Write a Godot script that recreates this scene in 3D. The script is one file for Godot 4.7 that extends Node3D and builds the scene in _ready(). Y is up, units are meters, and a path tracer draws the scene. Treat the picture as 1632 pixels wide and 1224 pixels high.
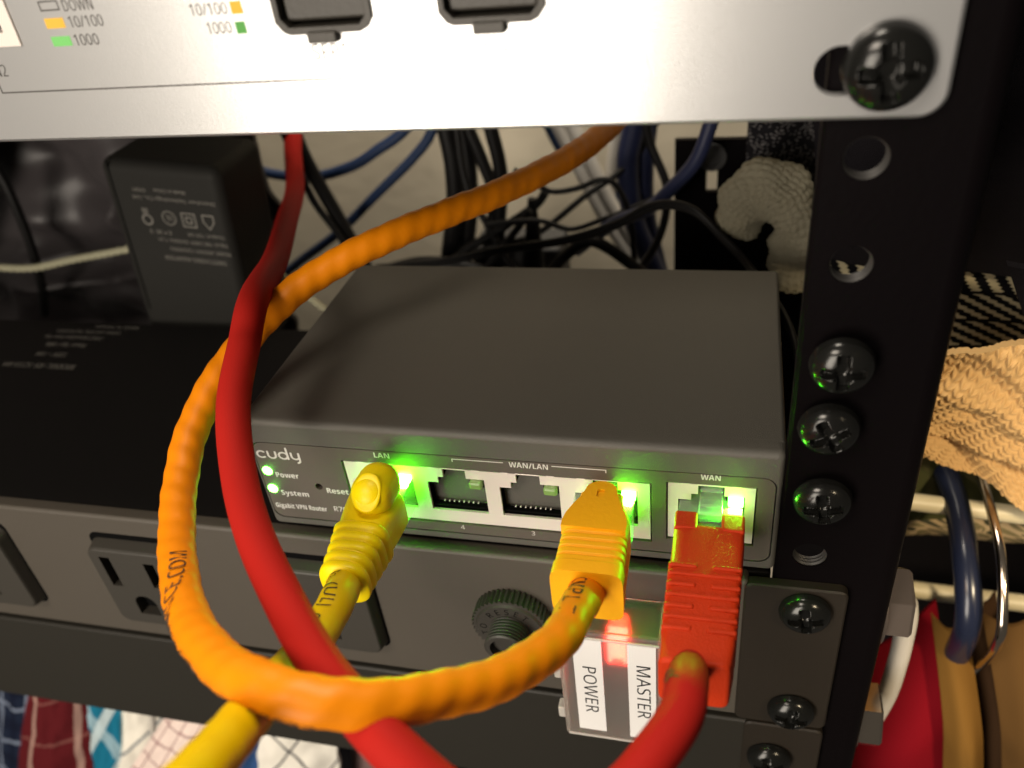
extends Node3D
# A close-up of a small equipment rack. Everything is laid out in millimetres, at real size: x to the right, y up, z out of the rack,
# with the origin on the front of the rack rail, at the empty hole just under the silver appliance.

const MM := 0.001
var origins := {}          # where each thing's own node stands, in mm
var M := {}                # materials
var rng := RandomNumberGenerator.new()


# ---------------------------------------------------------------- mesh building

class MB:
	var v := PackedVector3Array()
	var n := PackedVector3Array()
	var uv := PackedVector2Array()
	var xf := Transform3D.IDENTITY

	func tri(a: Vector3, b: Vector3, c: Vector3, na: Vector3, nb: Vector3, nc: Vector3, ua := Vector2.ZERO, ub := Vector2.ZERO, uc := Vector2.ZERO) -> void:
		var g := (b - a).cross(c - a)
		if g.length_squared() < 1e-14:
			return
		if g.dot(na + nb + nc) > 0.0:
			var t := b; b = c; c = t
			t = nb; nb = nc; nc = t
			var t2 := ub; ub = uc; uc = t2
		v.append(xf * a); v.append(xf * b); v.append(xf * c)
		n.append((xf.basis * na).normalized()); n.append((xf.basis * nb).normalized()); n.append((xf.basis * nc).normalized())
		uv.append(ua); uv.append(ub); uv.append(uc)

	func flat(a: Vector3, b: Vector3, c: Vector3, hint: Vector3) -> void:
		var g := (b - a).cross(c - a).normalized()
		if g.dot(hint) < 0.0:
			g = -g
		tri(a, b, c, g, g, g)

	func quad(a: Vector3, b: Vector3, c: Vector3, d: Vector3, hint: Vector3) -> void:
		flat(a, b, c, hint)
		flat(a, c, d, hint)

	# box with rounded edges
	func rbox(c: Vector3, s: Vector3, r: float, seg := 3) -> void:
		var h := s * 0.5
		r = minf(r, minf(h.x, minf(h.y, h.z)) - 0.001)
		for ax in 3:
			var b := (ax + 1) % 3
			var d := (ax + 2) % 3
			var sb := steps(h[b], r, seg)
			var sd := steps(h[d], r, seg)
			for sg in [-1.0, 1.0]:
				var P := []
				var N := []
				for x in sb:
					var row := PackedVector3Array()
					var rn := PackedVector3Array()
					for y in sd:
						var p := Vector3.ZERO
						p[ax] = h[ax] * sg; p[b] = x; p[d] = y
						var q := Vector3(clampf(p.x, -h.x + r, h.x - r), clampf(p.y, -h.y + r, h.y - r), clampf(p.z, -h.z + r, h.z - r))
						var nn := (p - q).normalized()
						row.append(c + q + nn * r)
						rn.append(nn)
					P.append(row); N.append(rn)
				for i in sb.size() - 1:
					for j in sd.size() - 1:
						tri(P[i][j], P[i + 1][j], P[i + 1][j + 1], N[i][j], N[i + 1][j], N[i + 1][j + 1])
						tri(P[i][j], P[i + 1][j + 1], P[i][j + 1], N[i][j], N[i + 1][j + 1], N[i][j + 1])

	static func steps(h: float, r: float, seg: int) -> PackedFloat32Array:
		var o := PackedFloat32Array()
		for k in seg + 1:
			o.append(-h + r * (1.0 - tan(PI / 4 * (1.0 - float(k) / seg))))
		for k in seg + 1:
			o.append(h - r * (1.0 - tan(PI / 4 * float(k) / seg)))
		return o

	# a grid of points with smooth normals; hint gives the outward side
	func grid(P: Array, close_j: bool, outward: Callable, uvs := Vector2.ONE) -> void:
		var R := P.size()
		var C: int = P[0].size()
		var N := []
		for i in R:
			var row := PackedVector3Array()
			for j in C:
				var j0 := (j - 1 + C) % C if close_j else maxi(j - 1, 0)
				var j1 := (j + 1) % C if close_j else mini(j + 1, C - 1)
				var g: Vector3 = (P[mini(i + 1, R - 1)][j] - P[maxi(i - 1, 0)][j]).cross(P[i][j1] - P[i][j0]).normalized()
				var o: Vector3 = outward.call(i, j)
				row.append(g if g.dot(o) >= 0.0 else -g)
			N.append(row)
		for i in R - 1:
			for j in (C if close_j else C - 1):
				var k := (j + 1) % C
				var ua := Vector2(float(i) / (R - 1), float(j) / (C - 1)) * uvs
				var ub := Vector2(float(i + 1) / (R - 1), float(j) / (C - 1)) * uvs
				var uc := Vector2(float(i + 1) / (R - 1), float(j + 1) / (C - 1)) * uvs
				var ud := Vector2(float(i) / (R - 1), float(j + 1) / (C - 1)) * uvs
				tri(P[i][j], P[i + 1][j], P[i + 1][k], N[i][j], N[i + 1][j], N[i + 1][k], ua, ub, uc)
				tri(P[i][j], P[i + 1][k], P[i][k], N[i][j], N[i + 1][k], N[i][k], ua, uc, ud)

	func cap(row: PackedVector3Array, hint: Vector3) -> void:
		var c := Vector3.ZERO
		for p in row:
			c += p
		c /= row.size()
		for j in row.size():
			flat(c, row[j], row[(j + 1) % row.size()], hint)

	# sweep of a circle along a path, with a radius that may vary: radius.call(s, angle)
	func tube(path: PackedVector3Array, radius: Callable, segs := 20, caps := true) -> void:
		var f := MB.frames(path)
		var P := []
		for i in path.size():
			var row := PackedVector3Array()
			for j in segs:
				var a := TAU * j / segs
				row.append(path[i] + (f[i][1] * cos(a) + f[i][2] * sin(a)) * float(radius.call(f[i][3], a)))
			P.append(row)
		grid(P, true, func(i, j): return P[i][j] - path[i], Vector2(f[-1][3] / 10.0, 1.0))
		if caps:
			cap(P[0], -f[0][0])
			cap(P[-1], f[-1][0])

	# [tangent, side, other side, length so far] for each point
	static func frames(path: PackedVector3Array) -> Array:
		var out := []
		var u := Vector3.ZERO
		var s := 0.0
		for i in path.size():
			var t := (path[mini(i + 1, path.size() - 1)] - path[maxi(i - 1, 0)]).normalized()
			if i == 0:
				u = t.cross(Vector3.UP if absf(t.y) < 0.9 else Vector3.RIGHT).normalized()
			else:
				s += path[i].distance_to(path[i - 1])
				u = (u - t * u.dot(t)).normalized()
			out.append([t, u, t.cross(u), s])
		return out

	# smooth curve through points
	static func curve(pts: Array, each := 10) -> PackedVector3Array:
		var o := PackedVector3Array()
		for i in pts.size() - 1:
			var p0: Vector3 = pts[maxi(i - 1, 0)]
			var p1: Vector3 = pts[i]
			var p2: Vector3 = pts[i + 1]
			var p3: Vector3 = pts[mini(i + 2, pts.size() - 1)]
			for k in each:
				o.append(p1.cubic_interpolate(p2, p0, p3, float(k) / each))
		o.append(pts[-1])
		return o

	# sections along z: [z, centre x, centre y, half width, half height, squareness]
	func loft(sections: Array, segs := 48, cap0 := true, cap1 := true) -> void:
		var P := []
		for s in sections:
			var row := PackedVector3Array()
			for j in segs:
				var a := TAU * (j + 0.5) / segs
				var e: float = 2.0 / s[5]
				row.append(Vector3(s[1] + s[3] * signf(cos(a)) * pow(absf(cos(a)), e), s[2] + s[4] * signf(sin(a)) * pow(absf(sin(a)), e), s[0]))
			P.append(row)
		grid(P, true, func(i, j): return P[i][j] - Vector3(sections[i][1], sections[i][2], P[i][j].z))
		if cap0:
			cap(P[0], Vector3(0, 0, -1))
		if cap1:
			cap(P[-1], Vector3(0, 0, 1))

	# flat face between two outlines about a shared centre, facing +z
	func ring(outer: PackedVector2Array, inner: PackedVector2Array, c: Vector2, z: float) -> void:
		var an := []
		for p in outer:
			an.append((p - c).angle())
		for p in inner:
			an.append((p - c).angle())
		an.sort()
		for k in an.size():
			var a: float = an[k]
			var b: float = an[(k + 1) % an.size()] + (TAU if k == an.size() - 1 else 0.0)
			if b - a < 1e-5:
				continue
			var o0 := MB.hit(outer, c, a + 1e-6); var o1 := MB.hit(outer, c, b - 1e-6)
			var i0 := MB.hit(inner, c, a + 1e-6); var i1 := MB.hit(inner, c, b - 1e-6)
			quad(Vector3(o0.x, o0.y, z), Vector3(o1.x, o1.y, z), Vector3(i1.x, i1.y, z), Vector3(i0.x, i0.y, z), Vector3(0, 0, 1))

	static func hit(poly: PackedVector2Array, c: Vector2, a: float) -> Vector2:
		var d := Vector2(cos(a), sin(a))
		var best := 1e9
		for i in poly.size():
			var p := poly[i] - c
			var e := poly[(i + 1) % poly.size()] - poly[i]
			var den := d.cross(e)
			if absf(den) < 1e-12:
				continue
			var t := p.cross(e) / den
			var u := p.cross(d) / den
			if t > 0.0 and u >= -1e-4 and u <= 1.0001 and t < best:
				best = t
		return c + d * best

	# walls of an outline from z0 to z1; inside: they face the middle
	func walls(poly: PackedVector2Array, z0: float, z1: float, inside := false) -> void:
		var c := Vector2.ZERO
		for p in poly:
			c += p
		c /= poly.size()
		var ccw := not Geometry2D.is_polygon_clockwise(poly)
		for i in poly.size():
			var a := poly[i]
			var b := poly[(i + 1) % poly.size()]
			var o := (b - a).orthogonal()
			if not ccw:
				o = -o
			# the outward side of the outline
			var test := (a + b) * 0.5 + o.normalized() * 0.001
			if Geometry2D.is_point_in_polygon(test, poly):
				o = -o
			if inside:
				o = -o
			quad(Vector3(a.x, a.y, z0), Vector3(b.x, b.y, z0), Vector3(b.x, b.y, z1), Vector3(a.x, a.y, z1), Vector3(o.x, o.y, 0))

	func face(poly: PackedVector2Array, z: float, up := 1.0) -> void:
		var t := Geometry2D.triangulate_polygon(poly)
		for i in range(0, t.size(), 3):
			flat(Vector3(poly[t[i]].x, poly[t[i]].y, z), Vector3(poly[t[i + 1]].x, poly[t[i + 1]].y, z), Vector3(poly[t[i + 2]].x, poly[t[i + 2]].y, z), Vector3(0, 0, up))

	# a solid cut from an outline, with a small chamfer round its front
	func prism(poly: PackedVector2Array, z0: float, z1: float, chamfer := 0.0) -> void:
		var top := poly
		if chamfer > 0.0:
			var k := Geometry2D.offset_polygon(poly, -chamfer, Geometry2D.JOIN_MITER)
			if k.size() == 1 and k[0].size() == poly.size():
				top = k[0]
				var best := 0
				for i in top.size():
					if top[i].distance_to(poly[0]) < top[best].distance_to(poly[0]):
						best = i
				var al := PackedVector2Array()
				var same := Geometry2D.is_polygon_clockwise(top) == Geometry2D.is_polygon_clockwise(poly)
				for i in top.size():
					al.append(top[(best + (i if same else -i) + top.size() * 2) % top.size()])
				top = al
				for i in poly.size():
					var j := (i + 1) % poly.size()
					var mid := (poly[i] + poly[j]) * 0.5 - (top[i] + top[j]) * 0.5
					quad(Vector3(poly[i].x, poly[i].y, z1 - chamfer), Vector3(poly[j].x, poly[j].y, z1 - chamfer), Vector3(top[j].x, top[j].y, z1), Vector3(top[i].x, top[i].y, z1), Vector3(mid.x, mid.y, chamfer))
				walls(poly, z0, z1 - chamfer)
				face(top, z1)
				return
		walls(poly, z0, z1)
		face(poly, z1)
		face(poly, z0, -1.0)

	# profile of [radius, z] turned round the z axis at c
	func lathe(c: Vector3, profile: Array, segs := 40) -> void:
		for k in profile.size() - 1:
			var r0: float = profile[k][0]; var z0: float = profile[k][1]
			var r1: float = profile[k + 1][0]; var z1: float = profile[k + 1][1]
			var nn := Vector2(z1 - z0, -(r1 - r0)).normalized()
			for j in segs:
				var a := TAU * j / segs
				var b := TAU * (j + 1) / segs
				var da := Vector3(cos(a), sin(a), 0)
				var db := Vector3(cos(b), sin(b), 0)
				var na := da * nn.x + Vector3(0, 0, nn.y)
				var nb := db * nn.x + Vector3(0, 0, nn.y)
				if nn.is_zero_approx():
					continue
				na = -na if profile[0].size() > 2 else na
				nb = -nb if profile[0].size() > 2 else nb
				tri(c + da * r0 + Vector3(0, 0, z0), c + db * r0 + Vector3(0, 0, z0), c + db * r1 + Vector3(0, 0, z1), na, nb, nb)
				tri(c + da * r0 + Vector3(0, 0, z0), c + db * r1 + Vector3(0, 0, z1), c + da * r1 + Vector3(0, 0, z1), na, nb, na)

	# cloth: a bent sheet between four corners, with real thickness; depth.call(u, v) is how far it stands out
	func cloth(tl: Vector3, tr: Vector3, bl: Vector3, br: Vector3, nu: int, nv: int, depth: Callable, thick: float, uvs := Vector2.ONE) -> void:
		var nn := (tr - tl).cross(bl - tl).normalized()
		if nn.z < 0.0:
			nn = -nn
		var F := []
		var B := []
		for i in nu + 1:
			var rf := PackedVector3Array()
			var rb := PackedVector3Array()
			for j in nv + 1:
				var a := float(i) / nu
				var b := float(j) / nv
				var p := tl.lerp(tr, a).lerp(bl.lerp(br, a), b) + nn * float(depth.call(a, b))
				rf.append(p)
				rb.append(p - nn * thick)
			F.append(rf); B.append(rb)
		grid(F, false, func(_i, _j): return nn, uvs)
		grid(B, false, func(_i, _j): return -nn, uvs)
		for i in nu:
			quad(F[i][0], F[i + 1][0], B[i + 1][0], B[i][0], tl - bl)
			quad(F[i][nv], F[i + 1][nv], B[i + 1][nv], B[i][nv], bl - tl)
		for j in nv:
			quad(F[0][j], F[0][j + 1], B[0][j + 1], B[0][j], tl - tr)
			quad(F[nu][j], F[nu][j + 1], B[nu][j + 1], B[nu][j], tr - tl)


static func rect(x0: float, y0: float, x1: float, y1: float) -> PackedVector2Array:
	return PackedVector2Array([Vector2(x0, y0), Vector2(x1, y0), Vector2(x1, y1), Vector2(x0, y1)])


static func rrect(x0: float, y0: float, x1: float, y1: float, r: float, seg := 6) -> PackedVector2Array:
	var o := PackedVector2Array()
	for q in [[x1 - r, y0 + r, -90.0], [x1 - r, y1 - r, 0.0], [x0 + r, y1 - r, 90.0], [x0 + r, y0 + r, 180.0]]:
		for k in seg + 1:
			var a := deg_to_rad(q[2] + 90.0 * k / seg)
			o.append(Vector2(q[0] + r * cos(a), q[1] + r * sin(a)))
	return o


static func disc(c: Vector2, r: float, seg := 32) -> PackedVector2Array:
	var o := PackedVector2Array()
	for k in seg:
		o.append(c + Vector2(cos(TAU * k / seg), sin(TAU * k / seg)) * r)
	return o


func thing(called: String, label: String, category: String, at := Vector3.ZERO, group := "") -> Node3D:
	var o := Node3D.new()
	o.name = called
	add_child(o, true)
	o.position = at * MM
	origins[o] = at
	tag(o, label, category, group)
	return o


func tag(o: Node, label: String, category: String, group := "") -> void:
	o.set_meta("label", label)
	o.set_meta("category", category)
	if group:
		o.set_meta("group", group)


func obj(called: String, b: MB, material: Material, parent: Node = self) -> MeshInstance3D:
	var o := MeshInstance3D.new()
	o.name = called
	var base: Vector3 = origins.get(parent, Vector3.ZERO)
	origins[o] = base
	var pv := PackedVector3Array()
	pv.resize(b.v.size())
	for i in b.v.size():
		pv[i] = (b.v[i] - base) * MM
	var arrays := []
	arrays.resize(Mesh.ARRAY_MAX)
	arrays[Mesh.ARRAY_VERTEX] = pv
	arrays[Mesh.ARRAY_NORMAL] = b.n
	arrays[Mesh.ARRAY_TEX_UV] = b.uv
	var m := ArrayMesh.new()
	m.add_surface_from_arrays(Mesh.PRIMITIVE_TRIANGLES, arrays)
	o.mesh = m
	o.material_override = material
	o.cast_shadow = GeometryInstance3D.SHADOW_CASTING_SETTING_ON
	parent.add_child(o, true)
	return o


# flat printed letters: lower left of the line at p, letters cap mm high, along right and up; width squeezes the line to fit
func letters(text: String, b: MB, p: Vector3, cap: float, width := 0.0, right := Vector3.RIGHT, up := Vector3.UP, bold := false, centred := false) -> void:
	var t := TextMesh.new()
	var f := SystemFont.new()
	f.font_names = PackedStringArray(["Droid Sans"])
	if bold:
		f.font_weight = 700
	t.font = f
	t.text = text
	t.font_size = 64
	t.pixel_size = cap / (64 * 0.714)
	t.depth = 0.0
	t.curve_step = 2.0
	t.vertical_alignment = VERTICAL_ALIGNMENT_BOTTOM
	var s := t.surface_get_arrays(0)
	var vs: PackedVector3Array = s[Mesh.ARRAY_VERTEX]
	var lo := Vector2(1e9, 1e9)
	var hi := Vector2(-1e9, -1e9)
	for q in vs:
		lo = lo.min(Vector2(q.x, q.y))
		hi = hi.max(Vector2(q.x, q.y))
	var descends := false
	for ch in "gjpqy,":
		descends = descends or text.contains(ch)
	var base := hi.y - cap * (1.0 if not text.to_lower() == text else 1.05)
	if not descends:
		base = lo.y
	var sx := width / (hi.x - lo.x) if width > 0.0 else 1.0
	var nn := right.cross(up)
	for i in range(0, vs.size(), 3):
		var q := []
		for k in 3:
			q.append(p + right * ((vs[i + k].x - lo.x - (0.5 * (hi.x - lo.x) if centred else 0.0)) * sx) + up * (vs[i + k].y - base))
		b.tri(q[0], q[1], q[2], nn, nn, nn)


# letters printed round a cable: they start at length s0, theta turns them round it
func cable_letters(text: String, b: MB, path: PackedVector3Array, r: float, s0: float, facing: Vector3, cap: float, lift: float) -> void:
	var src := MB.new()
	letters(text, src, Vector3.ZERO, cap)
	var f := MB.frames(path)
	for i in range(0, src.v.size(), 3):
		var q := []
		var nq := []
		for k in 3:
			var s := s0 + src.v[i + k].x
			var j := 0
			while j < f.size() - 2 and float(f[j + 1][3]) < s:
				j += 1
			var w := clampf((s - f[j][3]) / maxf(f[j + 1][3] - f[j][3], 1e-4), 0.0, 1.0)
			var c := path[j].lerp(path[j + 1], w)
			var t: Vector3 = f[j][0].lerp(f[j + 1][0], w).normalized()
			var o := (facing - t * facing.dot(t)).normalized()
			var side := o.cross(t)
			var a := (src.v[i + k].y - cap * 0.5) / r + lift
			var dir := o * cos(a) + side * sin(a)
			q.append(c + dir * (r + 0.1))
			nq.append(dir)
		b.tri(q[0], q[1], q[2], nq[0], nq[1], nq[2])


# ---------------------------------------------------------------- materials

func noise(seed_: int, freq: float, octaves := 3, size := 256, kind := FastNoiseLite.TYPE_SIMPLEX_SMOOTH) -> NoiseTexture2D:
	var f := FastNoiseLite.new()
	f.seed = seed_
	f.frequency = freq
	f.fractal_octaves = octaves
	f.noise_type = kind
	var t := NoiseTexture2D.new()
	t.width = size
	t.height = size
	t.seamless = true
	t.noise = f
	return t


func mat(called: String, c: Color, rough: float, metal := 0.0, spec := 0.5) -> StandardMaterial3D:
	var m := StandardMaterial3D.new()
	m.resource_name = called
	m.albedo_color = c.linear_to_srgb()
	m.roughness = rough
	m.metallic = metal
	m.metallic_specular = spec
	M[called] = m
	return m


func relief(m: StandardMaterial3D, t: Texture2D, tile_mm: float, cm: float) -> void:
	m.heightmap_enabled = true
	m.heightmap_texture = t
	m.heightmap_scale = cm
	m.uv1_triplanar = true
	m.uv1_scale = Vector3.ONE * (1000.0 / tile_mm)


func glow(called: String, c: Color, energy: float) -> StandardMaterial3D:
	var m := mat(called, Color(0.25, 0.5, 0.2), 0.3)
	m.emission_enabled = true
	m.emission = c.linear_to_srgb()
	m.emission_energy_multiplier = energy
	return m


func weave(called: String, fn: Callable, size := 256) -> StandardMaterial3D:
	var im := Image.create(size, size, false, Image.FORMAT_RGB8)
	for y in size:
		for x in size:
			var c: Color = fn.call(float(x) / size, float(y) / size)
			im.set_pixel(x, y, c.linear_to_srgb())
	var m := mat(called, Color.WHITE, 0.95, 0.0, 0.2)
	m.albedo_texture = ImageTexture.create_from_image(im)
	return m


func materials() -> void:
	var grain := noise(3, 0.12, 2)
	var speck := noise(5, 0.03, 4)
	var m := mat("router_grey", Color(0.085, 0.080, 0.068), 0.5)
	relief(m, grain, 7.0, 0.006)
	m = mat("faceplate_grey", Color(0.088, 0.074, 0.060), 0.55)
	relief(m, grain, 6.0, 0.003)
	m = mat("strip_black", Color(0.066, 0.056, 0.044), 0.5)
	relief(m, grain, 5.0, 0.004)
	m = mat("ear_black", Color(0.018, 0.014, 0.010), 0.5, 0.0, 0.35)
	relief(m, grain, 5.0, 0.004)
	m = mat("chassis_black", Color(0.0085, 0.0078, 0.0075), 0.6, 0.0, 0.2)
	relief(m, grain, 5.0, 0.004)
	m = mat("outlet_black", Color(0.034, 0.030, 0.024), 0.5)
	relief(m, speck, 9.0, 0.003)
	m = mat("device_black", Color(0.018, 0.016, 0.012), 0.5, 0.0, 0.4)
	relief(m, grain, 5.0, 0.004)
	m = mat("rail_black", Color(0.003, 0.0022, 0.0026), 0.45, 0.0, 0.15)
	relief(m, speck, 14.0, 0.002)
	mat("screw_black", Color(0.012, 0.012, 0.011), 0.2, 0.4)
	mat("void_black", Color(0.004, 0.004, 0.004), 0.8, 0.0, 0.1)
	m = mat("silver_panel", Color(0.60, 0.60, 0.60), 0.29, 0.70)
	relief(m, noise(9, 0.05, 3), 6.0, 0.0008)
	mat("thread_steel", Color(0.03, 0.028, 0.026), 0.5, 0.2)
	mat("chassis_dark", Color(0.05, 0.05, 0.05), 0.6)
	mat("nickel", Color(0.88, 0.80, 0.74), 0.36, 0.3)
	mat("gold", Color(0.8, 0.62, 0.3), 0.3, 1.0)
	mat("pin_bright", Color(0.85, 0.82, 0.75), 0.3, 0.5)
	mat("print_white", Color(0.62, 0.61, 0.58), 0.7)
	mat("print_grey", Color(0.05, 0.045, 0.04), 0.7)
	mat("print_dim", Color(0.17, 0.16, 0.14), 0.7)
	mat("print_dark", Color(0.035, 0.02, 0.008), 0.8)
	mat("swatch_amber", Color(0.72, 0.42, 0.04), 0.7)
	mat("swatch_green", Color(0.16, 0.52, 0.14), 0.7)
	mat("swatch_dark_green", Color(0.08, 0.32, 0.06), 0.7)
	var jacket := noise(21, 0.02, 3)
	m = mat("jacket_orange", Color(0.74, 0.22, 0.0), 0.48, 0.0, 0.35)
	relief(m, jacket, 30.0, 0.012)
	m = mat("jacket_yellow", Color(0.62, 0.41, 0.0), 0.45, 0.0, 0.35)
	relief(m, jacket, 30.0, 0.01)
	m = mat("jacket_red", Color(0.35, 0.014, 0.010), 0.6, 0.0, 0.14)
	relief(m, grain, 8.0, 0.004)
	m = mat("boot_yellow", Color(0.90, 0.68, 0.0), 0.42, 0.0, 0.4)
	relief(m, speck, 12.0, 0.004)
	m = mat("boot_orange", Color(0.93, 0.44, 0.004), 0.5, 0.0, 0.4)
	relief(m, speck, 12.0, 0.004)
	m = mat("boot_red", Color(0.50, 0.034, 0.006), 0.5, 0.0, 0.25)
	relief(m, speck, 4.0, 0.008)
	m = mat("clear_plastic", Color(0.9, 0.92, 0.9, 0.14), 0.08)
	m.transparency = BaseMaterial3D.TRANSPARENCY_ALPHA
	for q in [["cover_plastic", Color(0.66, 0.61, 0.55, 0.17), 0.4], ["cover_top", Color(0.80, 0.78, 0.70, 0.06), 0.3], ["cover_edge", Color(0.80, 0.76, 0.70, 0.5), 0.4]]:
		m = mat(q[0], q[1], q[2])
		m.refraction_enabled = true
		m.refraction_scale = 0.03
	m = mat("sticker", Color(0.84, 0.82, 0.80), 0.45)
	mat("sticker_ink", Color(0.012, 0.012, 0.012), 0.6)
	glow("led_lamp", Color(0.11, 1.0, 0.05), 32.0)
	mat("led_off", Color(0.20, 0.34, 0.10), 0.25)
	glow("red_lamp", Color(1.0, 0.015, 0.02), 3.2)
	mat("adapter_black", Color(0.018, 0.0175, 0.0155), 0.65, 0.0, 0.3)
	relief(M.adapter_black, grain, 5.0, 0.003)
	m = mat("wall_beige", Color(0.62, 0.55, 0.42), 0.85)
	relief(m, noise(31, 0.03, 4), 90.0, 0.015)
	m = mat("cable_blue", Color(0.012, 0.030, 0.085), 0.4)
	m = mat("cable_navy", Color(0.018, 0.024, 0.07), 0.45)
	m = mat("cable_black", Color(0.008, 0.0075, 0.0075), 0.45, 0.0, 0.3)
	m = mat("cable_white", Color(0.52, 0.49, 0.44), 0.5)
	m = mat("cream_paint", Color(0.66, 0.58, 0.38), 0.4)
	m = mat("hanger_navy", Color(0.012, 0.016, 0.036), 0.25)
	mat("chrome", Color(0.7, 0.6, 0.5), 0.15, 1.0)
	mat("nut_steel", Color(0.62, 0.50, 0.43), 0.24, 0.95)
	var cloth := noise(41, 0.09, 3)
	m = mat("leather", Color(0.055, 0.048, 0.050), 0.44)
	relief(m, noise(43, 0.06, 3), 5.0, 0.003)
	m = mat("cloth_black", Color(0.007, 0.006, 0.0075), 0.95, 0.0, 0.2)
	relief(m, cloth, 8.0, 0.03)
	m = mat("knit_wool", Color(0.55, 0.35, 0.15), 0.95, 0.0, 0.2)
	relief(m, cloth, 3.0, 0.003)
	m = mat("fleece", Color(0.36, 0.33, 0.24), 0.95, 0.0, 0.2)
	relief(m, cloth, 5.0, 0.06)
	m = mat("cloth_red", Color(0.17, 0.003, 0.008), 0.9, 0.0, 0.2)
	m = mat("cloth_tan", Color(0.17, 0.085, 0.018), 0.9, 0.0, 0.2)
	m = mat("cloth_brown", Color(0.04, 0.02, 0.009), 0.9, 0.0, 0.2)
	m = mat("cloth_ochre", Color(0.10, 0.052, 0.016), 0.9, 0.0, 0.2)
	m = mat("cloth_pinkish", Color(0.20, 0.13, 0.12), 0.9, 0.0, 0.2)
	m = mat("cloth_blue", Color(0.035, 0.09, 0.24), 0.9, 0.0, 0.2)
	m = mat("rope", Color(0.46, 0.44, 0.30), 0.8)
	weave("camo_cloth", func(x, y):
		var k := sin(x * 19.0 + 3.0 * sin(y * 11.0)) * sin(y * 23.0 + 2.5 * sin(x * 13.0))
		return Color(0.05, 0.05, 0.03) if k > 0.35 else (Color(0.40, 0.30, 0.17) if k > -0.35 else Color(0.17, 0.14, 0.07)))
	weave("olive_cloth", func(x, y):
		var k := sin(x * 9.0 + 2.0 * sin(y * 7.0))
		return Color(0.05, 0.052, 0.02) if k > 0.0 else Color(0.075, 0.07, 0.03))
	weave("tweed", func(x, y):
		var row := int(y * 3.0)
		var fy: float = y * 3.0 - row
		var jag := 0.34 * absf(fposmod(y * 24.0, 1.0) - 0.5)
		var fx := fposmod(x * 6.2 + fy * (-2.6 if row % 2 == 0 else -0.8) + row * 0.37 + jag, 1.0)
		return Color(0.52, 0.46, 0.30) if fx < 0.46 and fy > 0.1 else Color(0.006, 0.006, 0.007), 512)
	weave("flecked_knit", func(x, y):
		var k := sin(x * 44.0 + 3.0 * sin(y * 31.0)) * sin(y * 50.0 + 3.0 * sin(x * 27.0))
		return Color(0.16, 0.15, 0.15) if k > 0.55 else Color(0.012, 0.011, 0.013))
	weave("navy_plaid", func(x, y):
		var a := fposmod(x * 3.0, 1.0); var b := fposmod(y * 5.0, 1.0)
		var c := Color(0.013, 0.02, 0.042)
		if a < 0.3: c = c.lerp(Color(0.006, 0.008, 0.02), 0.6)
		if b < 0.3: c = c.lerp(Color(0.006, 0.008, 0.02), 0.6)
		if absf(a - 0.6) < 0.05 or absf(b - 0.62) < 0.05: c = c.lerp(Color(0.32, 0.38, 0.5), 0.55)
		return c)
	weave("red_plaid", func(x, y):
		var a := fposmod(x * 1.6 + 0.1, 1.0); var b := fposmod(y * 3.4, 1.0)
		var c := Color(0.10, 0.010, 0.013)
		if absf(b - 0.5) < 0.03: c = c.lerp(Color(0.35, 0.17, 0.14), 0.4)
		if absf(a - 0.5) < 0.06: c = c.lerp(Color(0.5, 0.33, 0.27), 0.7)
		return c)
	weave("teal_plaid", func(x, y):
		var a := absf(fposmod(x + y * 1.6, 0.8) - 0.36); var b := absf(fposmod(x * 0.8 - y * 1.6 + 0.45, 0.9) - 0.4)
		var c := Color(0.012, 0.17, 0.28)
		if a < 0.11: c = c.lerp(Color(0.75, 0.82, 0.8), 0.62)
		if b < 0.10: c = c.lerp(Color(0.55, 0.7, 0.74), 0.5)
		return c)
	weave("white_stripe", func(x, y):
		var a := absf(fposmod(y * 2.4 + x * 1.1, 1.0) - 0.5)
		return Color(0.24, 0.26, 0.27) if a < 0.035 else Color(0.86, 0.82, 0.72))
	weave("pink_check", func(x, y):
		var a := absf(fposmod(x * 4.0, 1.0) - 0.5); var b := absf(fposmod(y * 6.0, 1.0) - 0.5)
		var c := Color(0.82, 0.67, 0.60)
		if a < 0.06: c = c.lerp(Color(0.22, 0.08, 0.09), 0.6)
		if b < 0.06: c = c.lerp(Color(0.22, 0.08, 0.09), 0.6)
		return c)
	weave("window_check", func(x, y):
		var a := absf(fposmod((x + y) * 1.7, 1.0) - 0.5); var b := absf(fposmod((x - y) * 1.7, 1.0) - 0.5)
		return Color(0.05, 0.05, 0.06) if a < 0.022 or b < 0.022 else Color(0.88, 0.84, 0.75))


# ---------------------------------------------------------------- shared pieces

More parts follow.
